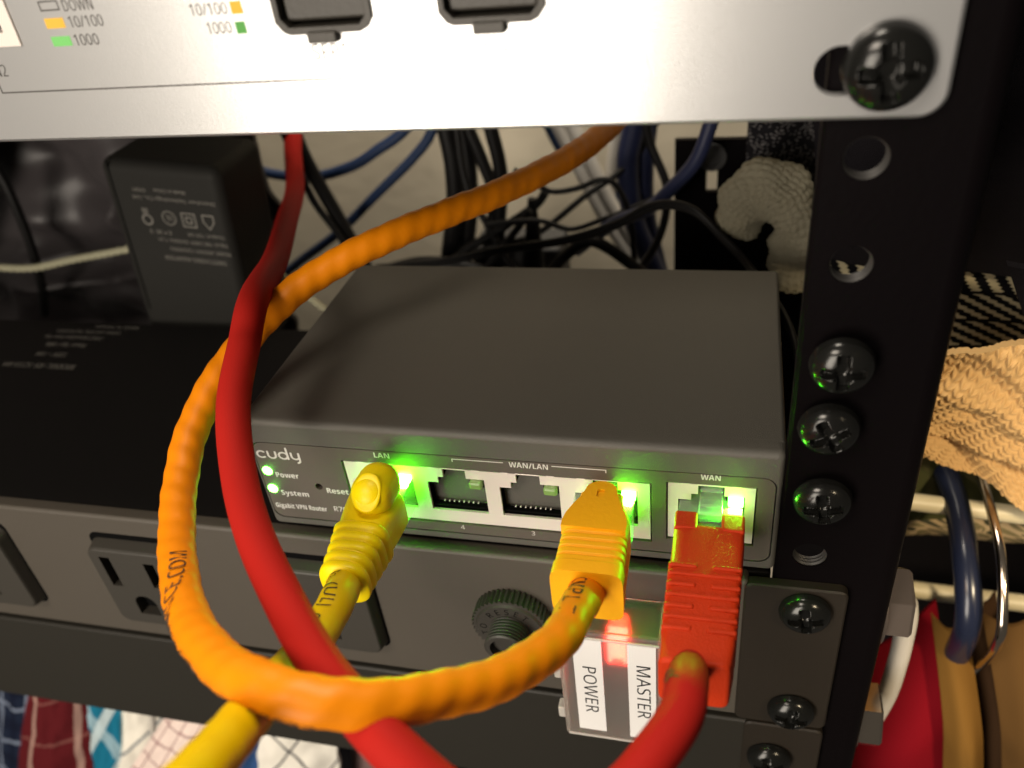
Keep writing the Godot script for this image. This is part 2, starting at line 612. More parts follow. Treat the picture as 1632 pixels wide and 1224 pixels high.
# a round-headed machine screw with a cross recess, its seat at the local origin, facing +z
func screw_mesh(radius: float, height: float) -> MB:
	var b := MB.new()
	var rr := 30
	var seg := 96
	var P := []
	for i in rr + 1:
		var row := PackedVector3Array()
		var k := float(i) / rr
		for j in seg:
			var a := TAU * j / seg
			var r := radius * (1.0 - k)
			if k > 0.985:
				r = radius * 0.015
			var z := height * sqrt(maxf(0.0, 1.0 - pow(r / radius, 2.6)))
			var x := r * cos(a)
			var y := r * sin(a)
			var arm := minf(absf(x), absf(y))
			var along := maxf(absf(x), absf(y))
			var slot := smoothstep(radius * 0.19, radius * 0.12, arm) * smoothstep(radius * 0.66, radius * 0.58, along)
			var mid := smoothstep(radius * 0.36, radius * 0.2, r)
			z -= maxf(slot * (0.75 + 0.9 * (1.0 - along / radius)), mid * 1.7) * height * 0.42
			row.append(Vector3(x, y, z))
		P.append(row)
	b.grid(P, true, func(_i, _j): return Vector3(0, 0, 1) + P[_i][_j] * Vector3(0.3, 0.3, 0))
	b.cap(P[rr], Vector3(0, 0, 1))
	b.lathe(Vector3.ZERO, [[radius * 0.5, -3.0], [radius * 0.5, -0.4], [radius * 0.98, -0.4], [radius, 0.0]], 48)
	return b


func screw(parent: Node, mesh_of: MeshInstance3D, at: Vector3, turn: float) -> MeshInstance3D:
	var o := MeshInstance3D.new()
	o.name = "screw"
	o.mesh = mesh_of.mesh
	o.material_override = M.screw_black
	parent.add_child(o, true)
	o.position = (at - origins[parent]) * MM
	o.rotation.z = turn
	return o


func tube_thing(called: String, label: String, category: String, pts: Array, r: float, material: Material, group := "", segs := 14) -> MeshInstance3D:
	var b := MB.new()
	b.tube(MB.curve(pts, 10), func(_s, _a): return r, segs)
	var o := obj(called, b, material)
	tag(o, label, category, group)
	return o


func area_light(called: String, at: Vector3, to: Vector3, size: Vector2, c: Color, energy: float) -> void:
	var l := AreaLight3D.new()
	l.name = called
	l.area_size = size * MM
	l.light_color = c.linear_to_srgb()
	l.light_energy = energy
	l.shadow_enabled = true
	l.area_range = 20.0
	l.area_attenuation = 2.0
	add_child(l, true)
	var d := (to - at).normalized()
	l.look_at_from_position(at * MM, to * MM, Vector3.UP if absf(d.y) < 0.95 else Vector3.RIGHT)


func spot_light(called: String, at: Vector3, to: Vector3, cone: float, c: Color, energy: float) -> void:
	var l := SpotLight3D.new()
	l.name = called
	l.spot_angle = cone
	l.spot_angle_attenuation = 0.4
	l.spot_range = 20.0
	l.spot_attenuation = 2.0
	l.light_size = 0.03
	l.light_color = c.linear_to_srgb()
	l.light_energy = energy
	l.shadow_enabled = true
	add_child(l, true)
	l.look_at_from_position(at * MM, to * MM, Vector3.UP)


# ---------------------------------------------------------------- scene

func _ready() -> void:
	rng.seed = 7
	# camera: a phone held close, looking down into the rack
	var cam := Camera3D.new()
	cam.name = "camera"
	add_child(cam)
	cam.position = Vector3(-17.118, 45.174, 116.679) * MM
	cam.rotation = Vector3(-0.61014, 0.30001, -0.12617)
	var lens := CameraAttributesPhysical.new()
	lens.frustum_focal_length = 26.39
	lens.frustum_focus_distance = 0.158
	lens.frustum_near = 0.01
	lens.frustum_far = 20.0
	lens.exposure_aperture = 13.5
	cam.attributes = lens
	cam.fov = 48.914
	cam.near = 0.01
	cam.far = 20.0
	cam.current = true
	# the dim room, its lamps, and an added spot on the clothes
	var we := WorldEnvironment.new()
	we.name = "room_air"
	var e := Environment.new()
	e.background_mode = Environment.BG_COLOR
	e.background_color = Color(0.60, 0.55, 0.47).linear_to_srgb()
	e.background_energy_multiplier = 0.11
	e.tonemap_mode = Environment.TONE_MAPPER_LINEAR
	e.tonemap_exposure = 1.0
	e.sdfgi_enabled = true
	e.ssao_enabled = true
	e.ssil_enabled = true
	we.environment = e
	add_child(we)
	area_light("ceiling_lamp_light", Vector3(-260, 400, 430), Vector3(-60, -60, 20), Vector2(200, 160), Color(1.0, 0.88, 0.74), 0.22)
	area_light("room_lamp_light", Vector3(-232, -20, 520), Vector3(-70, -50, 0), Vector2(200, 420), Color(1.0, 0.90, 0.77), 0.35)
	area_light("rear_ceiling_light", Vector3(-80, 300, -184), Vector3(-80, -80, -210), Vector2(420, 70), Color(1.0, 0.90, 0.76), 0.35)
	spot_light("added_garment_light", Vector3(230, 130, 240), Vector3(48, -125, -60), 11.0, Color(1.0, 0.80, 0.52), 0.17)  # added narrow spot, source unseen, only to brighten the clothes right of the rail

	materials()
	back_wall()
	rack_rail()
	gateway()
	router()
	power_strip()
	lower_device()
	power_adapter()
	patch_cables()
	rear_cables()
	left_background()
	right_background()
	lower_clothes()


func back_wall() -> void:
	var b := MB.new()
	b.rbox(Vector3(-80, -150, -245), Vector3(700, 900, 20), 1.0, 1)
	var o := obj("back_wall", b, M.wall_beige)
	o.set_meta("kind", "structure")


var screw_proto: MeshInstance3D
var big_screw: MeshInstance3D


func rack_rail() -> void:
	var t := thing("rack_rail", "black steel rack rail with round threaded holes at right of the router", "rack rail", Vector3(5, -200, 0))
	var b := MB.new()
	var bore := MB.new()
	var ys := [44.45, 28.575, 12.7, 0.0, -15.875, -31.75, -44.45, -60.325, -76.2, -88.9, -104.775, -120.65, -133.35, -149.225, -165.1]
	var top := 60.0
	for i in ys.size():
		var low: float = (ys[i] + ys[i + 1]) * 0.5 if i < ys.size() - 1 else -200.0
		var hole := disc(Vector2(0, ys[i]), 3.05, 36)
		b.ring(rect(-5.4, low, 13.0, top), hole, Vector2(0, ys[i]), 0.0)
		bore.walls(hole, -2.6, -0.25, true)
		b.walls(hole, -0.25, 0.0, true)
		top = low
	# threads stand out inside the open holes
	for y in ys:
		for k in 3:
			bore.lathe(Vector3(0, y, -2.3 + k * 0.8), [[3.05, -0.28, 1], [2.72, 0.0], [3.05, 0.28]], 36)
	# left edge, rounded right corner, side flange
	b.quad(Vector3(-5.4, 60, 0), Vector3(-5.4, -200, 0), Vector3(-6.0, -200, -0.5), Vector3(-6.0, 60, -0.5), Vector3(-1, 0, 1))
	b.quad(Vector3(-6, 60, -0.5), Vector3(-6, -200, -0.5), Vector3(-6, -200, -2.6), Vector3(-6, 60, -2.6), Vector3(-1, 0, 0))
	var P := []
	for k in 13:
		var a := PI / 2 * k / 12
		P.append(PackedVector3Array([Vector3(13 + 3 * sin(a), 60, -3 + 3 * cos(a)), Vector3(13 + 3 * sin(a), -200, -3 + 3 * cos(a))]))
	b.grid(P, false, func(i, j): return P[i][j] - Vector3(13, P[i][j].y, -3))
	b.quad(Vector3(16, 60, -3), Vector3(16, -200, -3), Vector3(16, -200, -38), Vector3(16, 60, -38), Vector3(1, 0, 0))
	b.quad(Vector3(13.4, 60, -2.6), Vector3(13.4, -200, -2.6), Vector3(13.4, -200, -38), Vector3(13.4, 60, -38), Vector3(-1, 0, 0))
	b.quad(Vector3(13.4, 60, -38), Vector3(13.4, -200, -38), Vector3(16, -200, -38), Vector3(16, 60, -38), Vector3(0, 0, -1))
	var top2 := 60.0
	for i in ys.size():
		var low: float = (ys[i] + ys[i + 1]) * 0.5 if i < ys.size() - 1 else -200.0
		b.ring(rect(-6.0, low, 13.4, top2), disc(Vector2(0, ys[i]), 3.05, 36), Vector2(0, ys[i]), -2.6)
		top2 = low
	obj("rail_body", b, M.rail_black, t)
	obj("hole_threads", bore, M.thread_steel, t)
	# spare screws parked in the rail
	var sb := screw_mesh(4.9, 3.1)
	for i in sb.v.size():
		sb.v[i] += Vector3(0.4, -31.75, 2.4) - Vector3.ZERO
	var first := MB.new()
	var plain := screw_mesh(4.9, 3.1)
	first.v = plain.v.duplicate(); first.n = plain.n; first.uv = plain.uv
	for i in first.v.size():
		first.v[i] += origins[t]
	screw_proto = obj("screw", first, M.screw_black, t)
	screw_proto.position = (Vector3(0.4, -31.75, 2.4) - origins[t]) * MM
	screw_proto.rotation.z = 0.05
	screw(t, screw_proto, Vector3(-0.1, -44.45, 2.0), 0.55)
	screw(t, screw_proto, Vector3(0.5, -60.325, 2.0), 0.15)
	# bolts through the side flange
	for q in [[Vector3(15.8, -100.8, -13), "nut"], [Vector3(16, -141, -13), "bolt_head"]]:
		var h := MB.new()
		h.xf = Transform3D(Basis(Vector3.UP, PI / 2), q[0])
		var hex := PackedVector2Array()
		var turn := 0.28 if q[1] == "nut" else 0.0
		for k in 6:
			hex.append(Vector2(cos(TAU * k / 6 + turn), sin(TAU * k / 6 + turn)) * 7.8)
		if q[1] == "nut":
			h.prism(hex, 1.2, 6.6, 0.7)
			h.lathe(Vector3.ZERO, [[9.0, 0.0], [9.0, 1.2], [0.0, 1.2]], 36)
			h.lathe(Vector3.ZERO, [[3.0, 6.6], [3.0, 7.4], [0.0, 7.6]], 24)
		else:
			h.prism(hex, 1.0, 6.0, 0.6)
			h.lathe(Vector3.ZERO, [[7.6, 0.0], [7.6, 1.0], [0.0, 1.0]], 36)
		obj(q[1], h, M.nut_steel if q[1] == "nut" else M.chrome, t)


func gateway() -> void:
	var t := thing("network_appliance", "silver rack appliance front panel with fibre sockets above the router", "network appliance", Vector3(-120, 6, 0))
	var x0 := -330.0
	var top := 50.0
	var bot := 5.95
	var b := MB.new()
	# right end, rounded, with the oblong screw slot
	var slot := PackedVector2Array()
	for k in 17:
		var a := PI / 2 + PI * k / 16
		slot.append(Vector2(-4.9 + 3.1 * cos(a), 12.2 + 3.1 * sin(a)))
	for k in 17:
		var a := -PI / 2 + PI * k / 16
		slot.append(Vector2(0.6 + 3.1 * cos(a), 12.2 + 3.1 * sin(a)))
	var e := PackedVector2Array([Vector2(-30, bot + 0.5), Vector2(5.0, bot + 0.5)])
	for k in 9:
		var a := -PI / 2 + PI / 2 * k / 8
		e.append(Vector2(5.0 + 2.9 * cos(a), bot + 3.4 + 2.9 * sin(a)))
	e.append(Vector2(7.9, top)); e.append(Vector2(-30, top))
	b.ring(e, slot, Vector2(-2.2, 12.2), 2.0)
	b.walls(slot, 0.4, 2.0, true)
	# bevelled rim of the right end
	var rim := PackedVector2Array([Vector2(-30, bot), Vector2(5.0, bot)])
	for k in 9:
		var a := -PI / 2 + PI / 2 * k / 8
		rim.append(Vector2(5.0 + 3.4 * cos(a), bot + 3.4 + 3.4 * sin(a)))
	rim.append(Vector2(8.4, top))
	for i in rim.size() - 1:
		b.quad(Vector3(e[i].x, e[i].y, 2.0), Vector3(e[i + 1].x, e[i + 1].y, 2.0), Vector3(rim[i + 1].x, rim[i + 1].y, 1.5), Vector3(rim[i].x, rim[i].y, 1.5), Vector3(rim[i].x + 10, rim[i].y - 30, 20))
		b.quad(Vector3(rim[i].x, rim[i].y, 1.5), Vector3(rim[i + 1].x, rim[i + 1].y, 1.5), Vector3(rim[i + 1].x, rim[i + 1].y, 0.4), Vector3(rim[i].x, rim[i].y, 0.4), Vector3(rim[i].x + 10, rim[i].y - 30, 0))
	# sockets: [left, right, bottom], the face between them
	var holes := [[-143.0, -123.6, 20.9], [-80.2, -65.6, 20.2], [-56.2, -41.6, 20.2]]
	for h in [holes[1], holes[2]]:
		b.flat(Vector3(h[0], h[2], 2), Vector3(h[0] + 2.0, h[2], 2), Vector3(h[0], h[2] + 1.8, 2), Vector3(0, 0, 1))
		b.flat(Vector3(h[1], h[2], 2), Vector3(h[1] - 2.0, h[2], 2), Vector3(h[1], h[2] + 1.8, 2), Vector3(0, 0, 1))
	var at := x0
	for h in holes:
		b.quad(Vector3(at, bot + 0.5, 2), Vector3(h[0], bot + 0.5, 2), Vector3(h[0], top, 2), Vector3(at, top, 2), Vector3(0, 0, 1))
		b.quad(Vector3(h[0], bot + 0.5, 2), Vector3(h[1], bot + 0.5, 2), Vector3(h[1], h[2], 2), Vector3(h[0], h[2], 2), Vector3(0, 0, 1))
		b.quad(Vector3(h[0], 36, 2), Vector3(h[1], 36, 2), Vector3(h[1], top, 2), Vector3(h[0], top, 2), Vector3(0, 0, 1))
		b.walls(rect(h[0], h[2], h[1], 36), 0.4, 2.0, true)
		at = h[1]
	b.quad(Vector3(at, bot + 0.5, 2), Vector3(-30, bot + 0.5, 2), Vector3(-30, top, 2), Vector3(at, top, 2), Vector3(0, 0, 1))
	b.quad(Vector3(x0, bot + 0.5, 2), Vector3(-30, bot + 0.5, 2), Vector3(-30, bot, 1.5), Vector3(x0, bot, 1.5), Vector3(0, -1, 1))
	b.quad(Vector3(x0, bot, 1.5), Vector3(-30, bot, 1.5), Vector3(-30, bot, 0.4), Vector3(x0, bot, 0.4), Vector3(0, -1, 0))
	obj("front_panel", b, M.silver_panel, t)
	b = MB.new()
	b.rbox(Vector3(-172, 29, -78), Vector3(316, 42, 124), 0.8, 1)
	b.rbox(Vector3(-172, 8.0, -8), Vector3(316, 1.0, 16), 0.3, 1)
	obj("chassis", b, M.chassis_dark, t)
	# fibre sockets, each a dark cage with a keyed lip
	for h in [holes[1], holes[2]]:
		var c: float = (h[0] + h[1]) * 0.5
		var s := MB.new()
		var outer := PackedVector2Array([Vector2(h[0] + 0.05, 22.0), Vector2(h[0] + 1.0, h[2] + 0.5), Vector2(h[0] + 2.0, h[2] + 0.05), Vector2(h[1] - 2.0, h[2] + 0.05), Vector2(h[1] - 1.0, h[2] + 0.5), Vector2(h[1] - 0.05, 22.0), Vector2(h[1] - 0.05, 35.9), Vector2(h[0] + 0.05, 35.9)])
		var inner := PackedVector2Array([Vector2(h[0] + 0.9, h[2] + 2.2), Vector2(h[0] + 2.0, h[2] + 1.0), Vector2(h[1] - 2.0, h[2] + 1.0), Vector2(h[1] - 0.9, h[2] + 2.2), Vector2(h[1] - 0.9, 34.5), Vector2(h[0] + 0.9, 34.5)])
		s.ring(outer, inner, Vector2(c, 28), 2.6)
		s.walls(outer, 0.4, 2.6)
		s.walls(inner, -6.0, 2.6, true)
		s.face(inner, -6.0)
		var cage := obj("fibre_socket", s, M.outlet_black, t)
		var k := MB.new()
		k.rbox(Vector3(c - 0.4, h[2] - 0.35, 2.5), Vector3(4.4, 1.5, 1.6), 0.25, 2)
		obj("latch_lip", k, M.outlet_black, cage)
		k = MB.new()
		k.rbox(Vector3(c, 28.0, -0.8), Vector3(12.4, 12.6, 4.0), 0.6, 3)
		k.rbox(Vector3(c + 1.0, 29.5, 1.0), Vector3(6.5, 9.0, 2.2), 0.5, 3)
		obj("dust_insert", k, M.outlet_black, cage)
	var s2 := MB.new()
	var o2 := rect(-142.9, 20.95, -123.65, 35.9)
	var i2 := rect(-141.0, 23.0, -125.9, 34.0)
	s2.ring(o2, i2, Vector2(-133, 28), 2.35)
	s2.walls(o2, 0.4, 2.35)
	s2.walls(i2, -0.5, 2.35, true)
	var jack := obj("ethernet_socket", s2, M.nickel, t)
	var s3 := MB.new()
	s3.walls(i2, -12.0, -0.5, true)
	s3.quad(Vector3(-141, 23, -12), Vector3(-125.9, 23, -12), Vector3(-125.9, 34, -12), Vector3(-141, 34, -12), Vector3(0, 0, 1))
	obj("socket_cavity", s3, M.void_black, jack)
	# print
	var w := MB.new()
	var z := 2.03
	letters("DOWN", w, Vector3(-113.9, 25.3, z), 1.55, 5.1)
	letters("10/100", w, Vector3(-113.9, 23.0, z), 1.55, 5.9)
	letters("1000", w, Vector3(-114.1, 20.45, z), 1.55, 4.2)
	letters("10/100", w, Vector3(-93.2, 23.5, z), 1.55, 5.9)
	letters("1000", w, Vector3(-91.3, 20.95, z), 1.55, 3.9)
	letters("SFP1", w, Vector3(-75.8, 16.7, z), 2.1, 5.2)
	letters("SFP2", w, Vector3(-51.9, 16.6, z), 2.1, 5.2)
	letters("WAN2", w, Vector3(-134.2, 16.5, z), 1.8, 5.6)
	w.quad(Vector3(-131.3, 13.88, z), Vector3(-40.0, 13.88, z), Vector3(-40.0, 14.1, z), Vector3(-131.3, 14.1, z), Vector3(0, 0, 1))
	w.quad(Vector3(-131.3, 14.1, z), Vector3(-131.08, 14.1, z), Vector3(-131.08, 15.4, z), Vector3(-131.3, 15.4, z), Vector3(0, 0, 1))
	w.ring(rect(-118.0, 25.5, -114.6, 26.9), rect(-117.8, 25.7, -114.8, 26.7), Vector2(-116.3, 26.2), z)
	obj("printed_text", w, M.print_grey, t)
	for q in [[-118.05, 23.05, -114.7, 24.5, "swatch_amber"], [-118.1, 20.5, -114.7, 21.9, "swatch_green"], [-86.7, 23.4, -84.9, 25.1, "swatch_amber"], [-86.7, 20.75, -85.1, 22.4, "swatch_dark_green"]]:
		w = MB.new()
		w.face(rect(q[0], q[1], q[2], q[3]), z)
		obj("colour_key", w, M[q[4]], t)
	# its fixing screw
	var first := MB.new()
	var plain := screw_mesh(5.4, 3.4)
	first.v = plain.v; first.n = plain.n; first.uv = plain.uv
	for i in first.v.size():
		first.v[i] += origins[t]
	big_screw = obj("screw", first, M.screw_black, t)
	big_screw.position = (Vector3(0.6, 12.7, 2.6) - origins[t]) * MM
	big_screw.rotation.z = 0.1


# the stepped mouth of a network socket, about its middle line
func socket_mouth(cx: float, bottom: float) -> PackedVector2Array:
	var o := PackedVector2Array()
	for p in [[-5.95, 0.0], [5.95, 0.0], [5.95, 9.0], [2.3, 9.0], [2.3, 11.1], [-2.4, 11.1], [-2.4, 9.0], [-3.6, 9.0], [-3.6, 7.5], [-5.95, 7.5]]:
		o.append(Vector2(cx + p[0], bottom + p[1]))
	return o


func router() -> void:
	var t := thing("router", "dark grey metal router with five network sockets resting on the power strip", "router", Vector3(-58, -81.3, -33))
	var xl := -111.4
	var xr := -5.9
	var yb := -81.2
	var yt := -52.2
	var zf := 0.3
	var b := MB.new()
	# shell: bent sheet with rounded front edge, open at the front
	b.rbox(Vector3((xl + xr) * 0.5, (yb + yt) * 0.5, -34.6), Vector3(xr - xl, yt - yb, 63.6), 0.9, 4)
	var outer := rrect(xl + 1.0, yb + 1.0, xr - 1.0, yt - 1.2, 0.8, 4)
	var big := rrect(xl, yb, xr, yt, 1.2, 4)
	var plate := rrect(-110.3, -78.7, -7.2, -58.0, 2.2, 8)
	var groove := rrect(-110.55, -78.95, -6.95, -57.75, 2.4, 8)
	b.ring(outer, groove, Vector2(-58, -68), zf)
	b.walls(groove, zf - 0.5, zf, true)
	# rounded front edge
	var P := []
	for k in 9:
		var a := PI / 2 * k / 8
		var row := PackedVector3Array()
		for i in big.size():
			var p := outer[i].lerp(big[i], sin(a))
			row.append(Vector3(p.x, p.y, zf - 1.5 * (1.0 - cos(a))))
		P.append(row)
	b.grid(P, true, func(i, j): return Vector3(P[i][j].x + 58, (P[i][j].y + 67) * 4, 10))
	b.walls(big, -3.5, zf - 1.5)
	var shell := obj("shell", b, M.router_grey, t)
	shell.set_meta("label", "plain dark grey sheet metal shell")
	for q in [Vector3(-100, -82.1, -8), Vector3(-16, -82.1, -8), Vector3(-100, -82.1, -58), Vector3(-16, -82.1, -58)]:
		var f := MB.new()
		f.xf = Transform3D(Basis(Vector3.RIGHT, PI / 2), q)
		f.lathe(Vector3.ZERO, [[0.0, -0.9], [4.4, -0.9], [4.0, 0.9], [0.0, 0.9]], 24)
		obj("rubber_foot", f, M.void_black, t)
	# faceplate with openings for the sockets
	b = MB.new()
	var x := [-91.0, -29.0, -26.3, -10.2]
	var cy := [-76.3, -61.2, -75.0, -60.4]  # bottom and top of both openings
	var z := zf - 0.08
	var left := PackedVector2Array()
	var right := PackedVector2Array()
	for p in plate:
		if p.x < -91.0:
			left.append(p)
		if p.x > -10.2:
			right.append(p)
	left.append(Vector2(-91.0, -78.7)); left.append(Vector2(-91.0, -58.0))
	var srt := func(poly: PackedVector2Array, c: Vector2) -> PackedVector2Array:
		var a := Array(poly)
		a.sort_custom(func(p, q): return (p - c).angle() < (q - c).angle())
		return PackedVector2Array(a)
	var reset := disc(Vector2(-97.75, -69.0), 0.85, 24)
	left = srt.call(left, Vector2(-97.75, -69.0))
	b.ring(left, reset, Vector2(-97.75, -69.0), z)
	b.walls(reset, z - 3.0, z, true)
	right.append(Vector2(-10.2, -78.7)); right.append(Vector2(-10.2, -58.0))
	b.face(srt.call(right, Vector2(-9, -68)), z)
	b.face(rect(x[0], cy[1], x[1], -58.0), z)
	b.face(rect(x[0], -78.7, x[1], cy[0]), z)
	b.face(rect(x[1], -78.7, x[2], -58.0), z)
	b.face(rect(x[2], cy[3], x[3], -58.0), z)
	b.face(rect(x[2], -78.7, x[3], cy[2]), z)
	b.walls(rect(x[0], cy[0], x[1], cy[1]), z - 2.0, z, true)
	b.walls(rect(x[2], cy[2], x[3], cy[3]), z - 2.0, z, true)
	b.walls(plate, z - 0.6, z)
	var fp := obj("faceplate", b, M.faceplate_grey, t)
	b = MB.new()
	b.face(disc(Vector2(-97.75, -69.0), 0.86, 24), z - 2.9)
	obj("reset_hole", b, M.void_black, fp)
	# sockets
	var ports := [[-82.45, -72.9, true], [-67.4, -72.9, false], [-52.5, -72.9, false], [-37.6, -72.7, true], [-18.2, -72.2, true]]
	for k in ports.size():
		var c: float = ports[k][0]
		var bot: float = ports[k][1]
		var lit: bool = ports[k][2]
		var m := MB.new()
		var mouth := socket_mouth(c, bot)
		var cell: PackedVector2Array
		if k < 4:
			var cuts := [-90.7, -74.93, -59.95, -45.05, -29.3]
			cell = rect(cuts[k], -76.0, cuts[k + 1], -61.65)
		else:
			cell = rect(-26.0, -74.7, -10.5, -60.85)
		m.ring(cell, mouth, Vector2(c, bot + 5.0), -0.15)
		m.walls(mouth, -0.7, -0.15, true)
		m.walls(cell, -3.0, -0.15)
		# spring tabs along the top of the shield
		for q in [-4.6, 0.0, 4.4]:
			m.rbox(Vector3(c + q, cell[2].y + 0.12, -0.35), Vector3(1.6 if q != 0.0 else 4.9, 0.22, 0.7), 0.08, 1)
		var sock := obj("ethernet_socket", m, M.nickel, t)
		m = MB.new()
		m.walls(mouth, -11.0, -0.7, true)
		m.face(mouth, -11.0)
		m.rbox(Vector3(c, bot + 0.55, -1.6), Vector3(11.6, 0.5, 1.4), 0.15, 2)
		m.rbox(Vector3(c + 4.3, bot + 7.7, -4.0), Vector3(3.2, 2.5, 6.6), 0.15, 2)
		m.rbox(Vector3(c - 4.9, bot + 7.0, -4.0), Vector3(1.9, 0.9, 6.6), 0.15, 2)
		obj("socket_cavity", m, M.void_black, sock)
		if not lit:
			m = MB.new()
			for i in 8:
				m.rbox(Vector3(c - 3.55 + i * 1.016, bot + 1.5, -1.5), Vector3(0.28, 0.22, 0.5), 0.05, 1)
			obj("contacts", m, M.pin_bright, sock).set_meta("kind", "stuff")
		m = MB.new()
		m.rbox(Vector3(c + 4.35, bot + 8.05, 0.0), Vector3(2.7, 1.8, 2.0), 0.5, 4)
		obj("indicator_lamp", m, M.led_lamp if lit else M.led_off, sock)
		if lit:
			area_light("indicator_lamp_light", Vector3(c + 4.35, bot + 8.05, 1.15), Vector3(c + 4.1, bot + 7.9, 10), Vector2(2.6, 1.6), Color(0.07, 1.0, 0.015), 0.0022)
	# two status lamps beside their words
	for q in [Vector3(-108.7, -65.6, 0.0), Vector3(-108.9, -70.6, 0.0)]:
		var m := MB.new()
		m.lathe(q, [[1.1, -0.4], [1.1, 0.32], [0.8, 0.6], [0.0, 0.7]], 28)
		obj("status_lamp", m, M.led_lamp, t)
		area_light("status_lamp_light", q + Vector3(0, 0, 0.85), q + Vector3(0, 0, 10), Vector2(1.4, 1.4), Color(0.1, 1.0, 0.02), 0.00003)
	# print
	var w := MB.new()
	var zp := zf - 0.05
	letters("Power", w, Vector3(-107.0, -67.2, zp), 1.35, 5.2, Vector3.RIGHT, Vector3.UP, true)
	letters("System", w, Vector3(-107.2, -72.2, zp), 1.35, 6.4, Vector3.RIGHT, Vector3.UP, true)
	letters("Reset", w, Vector3(-96.2, -70.6, zp), 1.35, 4.9, Vector3.RIGHT, Vector3.UP, true)
	letters("Gigabit VPN Router", w, Vector3(-109.6, -76.0, zp), 1.3, 12.0, Vector3.RIGHT, Vector3.UP, true)
	letters("R700", w, Vector3(-95.8, -75.8, zp), 1.4, 4.0)
	letters("LAN", w, Vector3(-83.4, -59.7, zp), 1.25, 3.3, Vector3.RIGHT, Vector3.UP, true)
	letters("WAN/LAN", w, Vector3(-55.8, -59.6, zp), 1.25, 7.6, Vector3.RIGHT, Vector3.UP, true)
	letters("WAN", w, Vector3(-20.2, -59.2, zp), 1.2, 3.5, Vector3.RIGHT, Vector3.UP, true)
	letters("5", w, Vector3(-83.0, -77.6, zp), 1.15)
	letters("4", w, Vector3(-67.9, -77.6, zp), 1.15)
	letters("3", w, Vector3(-53.0, -77.5, zp), 1.15)
	letters("2", w, Vector3(-38.1, -77.5, zp), 1.15)
	letters("1", w, Vector3(-18.6, -77.4, zp), 1.15)
	for q in [[-67.2, -56.9, -67.2], [-47.5, -37.2, -37.2]]:
		w.face(rect(q[0], -58.75, q[1], -58.55), zp)
		w.face(rect(minf(q[2], q[2] + (0.2 if q[2] == q[0] else -0.2)), -59.35, maxf(q[2], q[2] + (0.2 if q[2] == q[0] else -0.2)), -58.75), zp)
	obj("printed_text", w, M.print_white, fp)
	# the maker's lettering in round strokes
	w = MB.new()
	var sc := 2.55
	var ox := -109.9
	var oy := -62.1
	var strokes := []
	var arc := func(c: Vector2, r: float, a0: float, a1: float) -> PackedVector2Array:
		var o := PackedVector2Array()
		for k in 15:
			var a := deg_to_rad(lerpf(a0, a1, k / 14.0))
			o.append(c + Vector2(cos(a), sin(a)) * r)
		return o
	strokes.append(arc.call(Vector2(0.5, 0.5), 0.42, 50, 310))
	var u := PackedVector2Array([Vector2(1.15, 0.92)])
	u.append_array(arc.call(Vector2(1.52, 0.45), 0.37, 180, 360))
	u.append(Vector2(1.89, 0.92))
	strokes.append(u)
	strokes.append(arc.call(Vector2(2.62, 0.5), 0.42, 0, 360))
	strokes.append(PackedVector2Array([Vector2(3.04, 0.1), Vector2(3.04, 1.5)]))
	u = PackedVector2Array([Vector2(3.42, 0.92)])
	u.append_array(arc.call(Vector2(3.78, 0.5), 0.36, 180, 360))
	strokes.append(u)
	u = PackedVector2Array([Vector2(4.14, 0.92), Vector2(4.14, 0.0)])
	u.append_array(arc.call(Vector2(3.8, 0.0), 0.34, 0, -70))
	strokes.append(u)
	for st in strokes:
		zp += 0.004
		for i in st.size() - 1:
			var a: Vector2 = st[i]
			var d: Vector2 = st[i + 1]
			var o := (d - a).orthogonal().normalized() * 0.1
			var q := []
			for p in [a + o, d + o, d - o, a - o]:
				q.append(Vector3(ox + p.x * sc * 0.92, oy + p.y * sc * 0.8, zp))
			w.quad(q[0], q[1], q[2], q[3], Vector3(0, 0, 1))
		for p in [st[0], st[-1]]:
			var dd := PackedVector2Array()
			for k in 12:
				dd.append(Vector2(ox + (p.x + 0.1 * cos(TAU * k / 12)) * sc * 0.92, oy + (p.y + 0.1 * sin(TAU * k / 12)) * sc * 0.8))
			zp += 0.002
			w.face(dd, zp)
	obj("maker_lettering", w, M.print_white, fp)


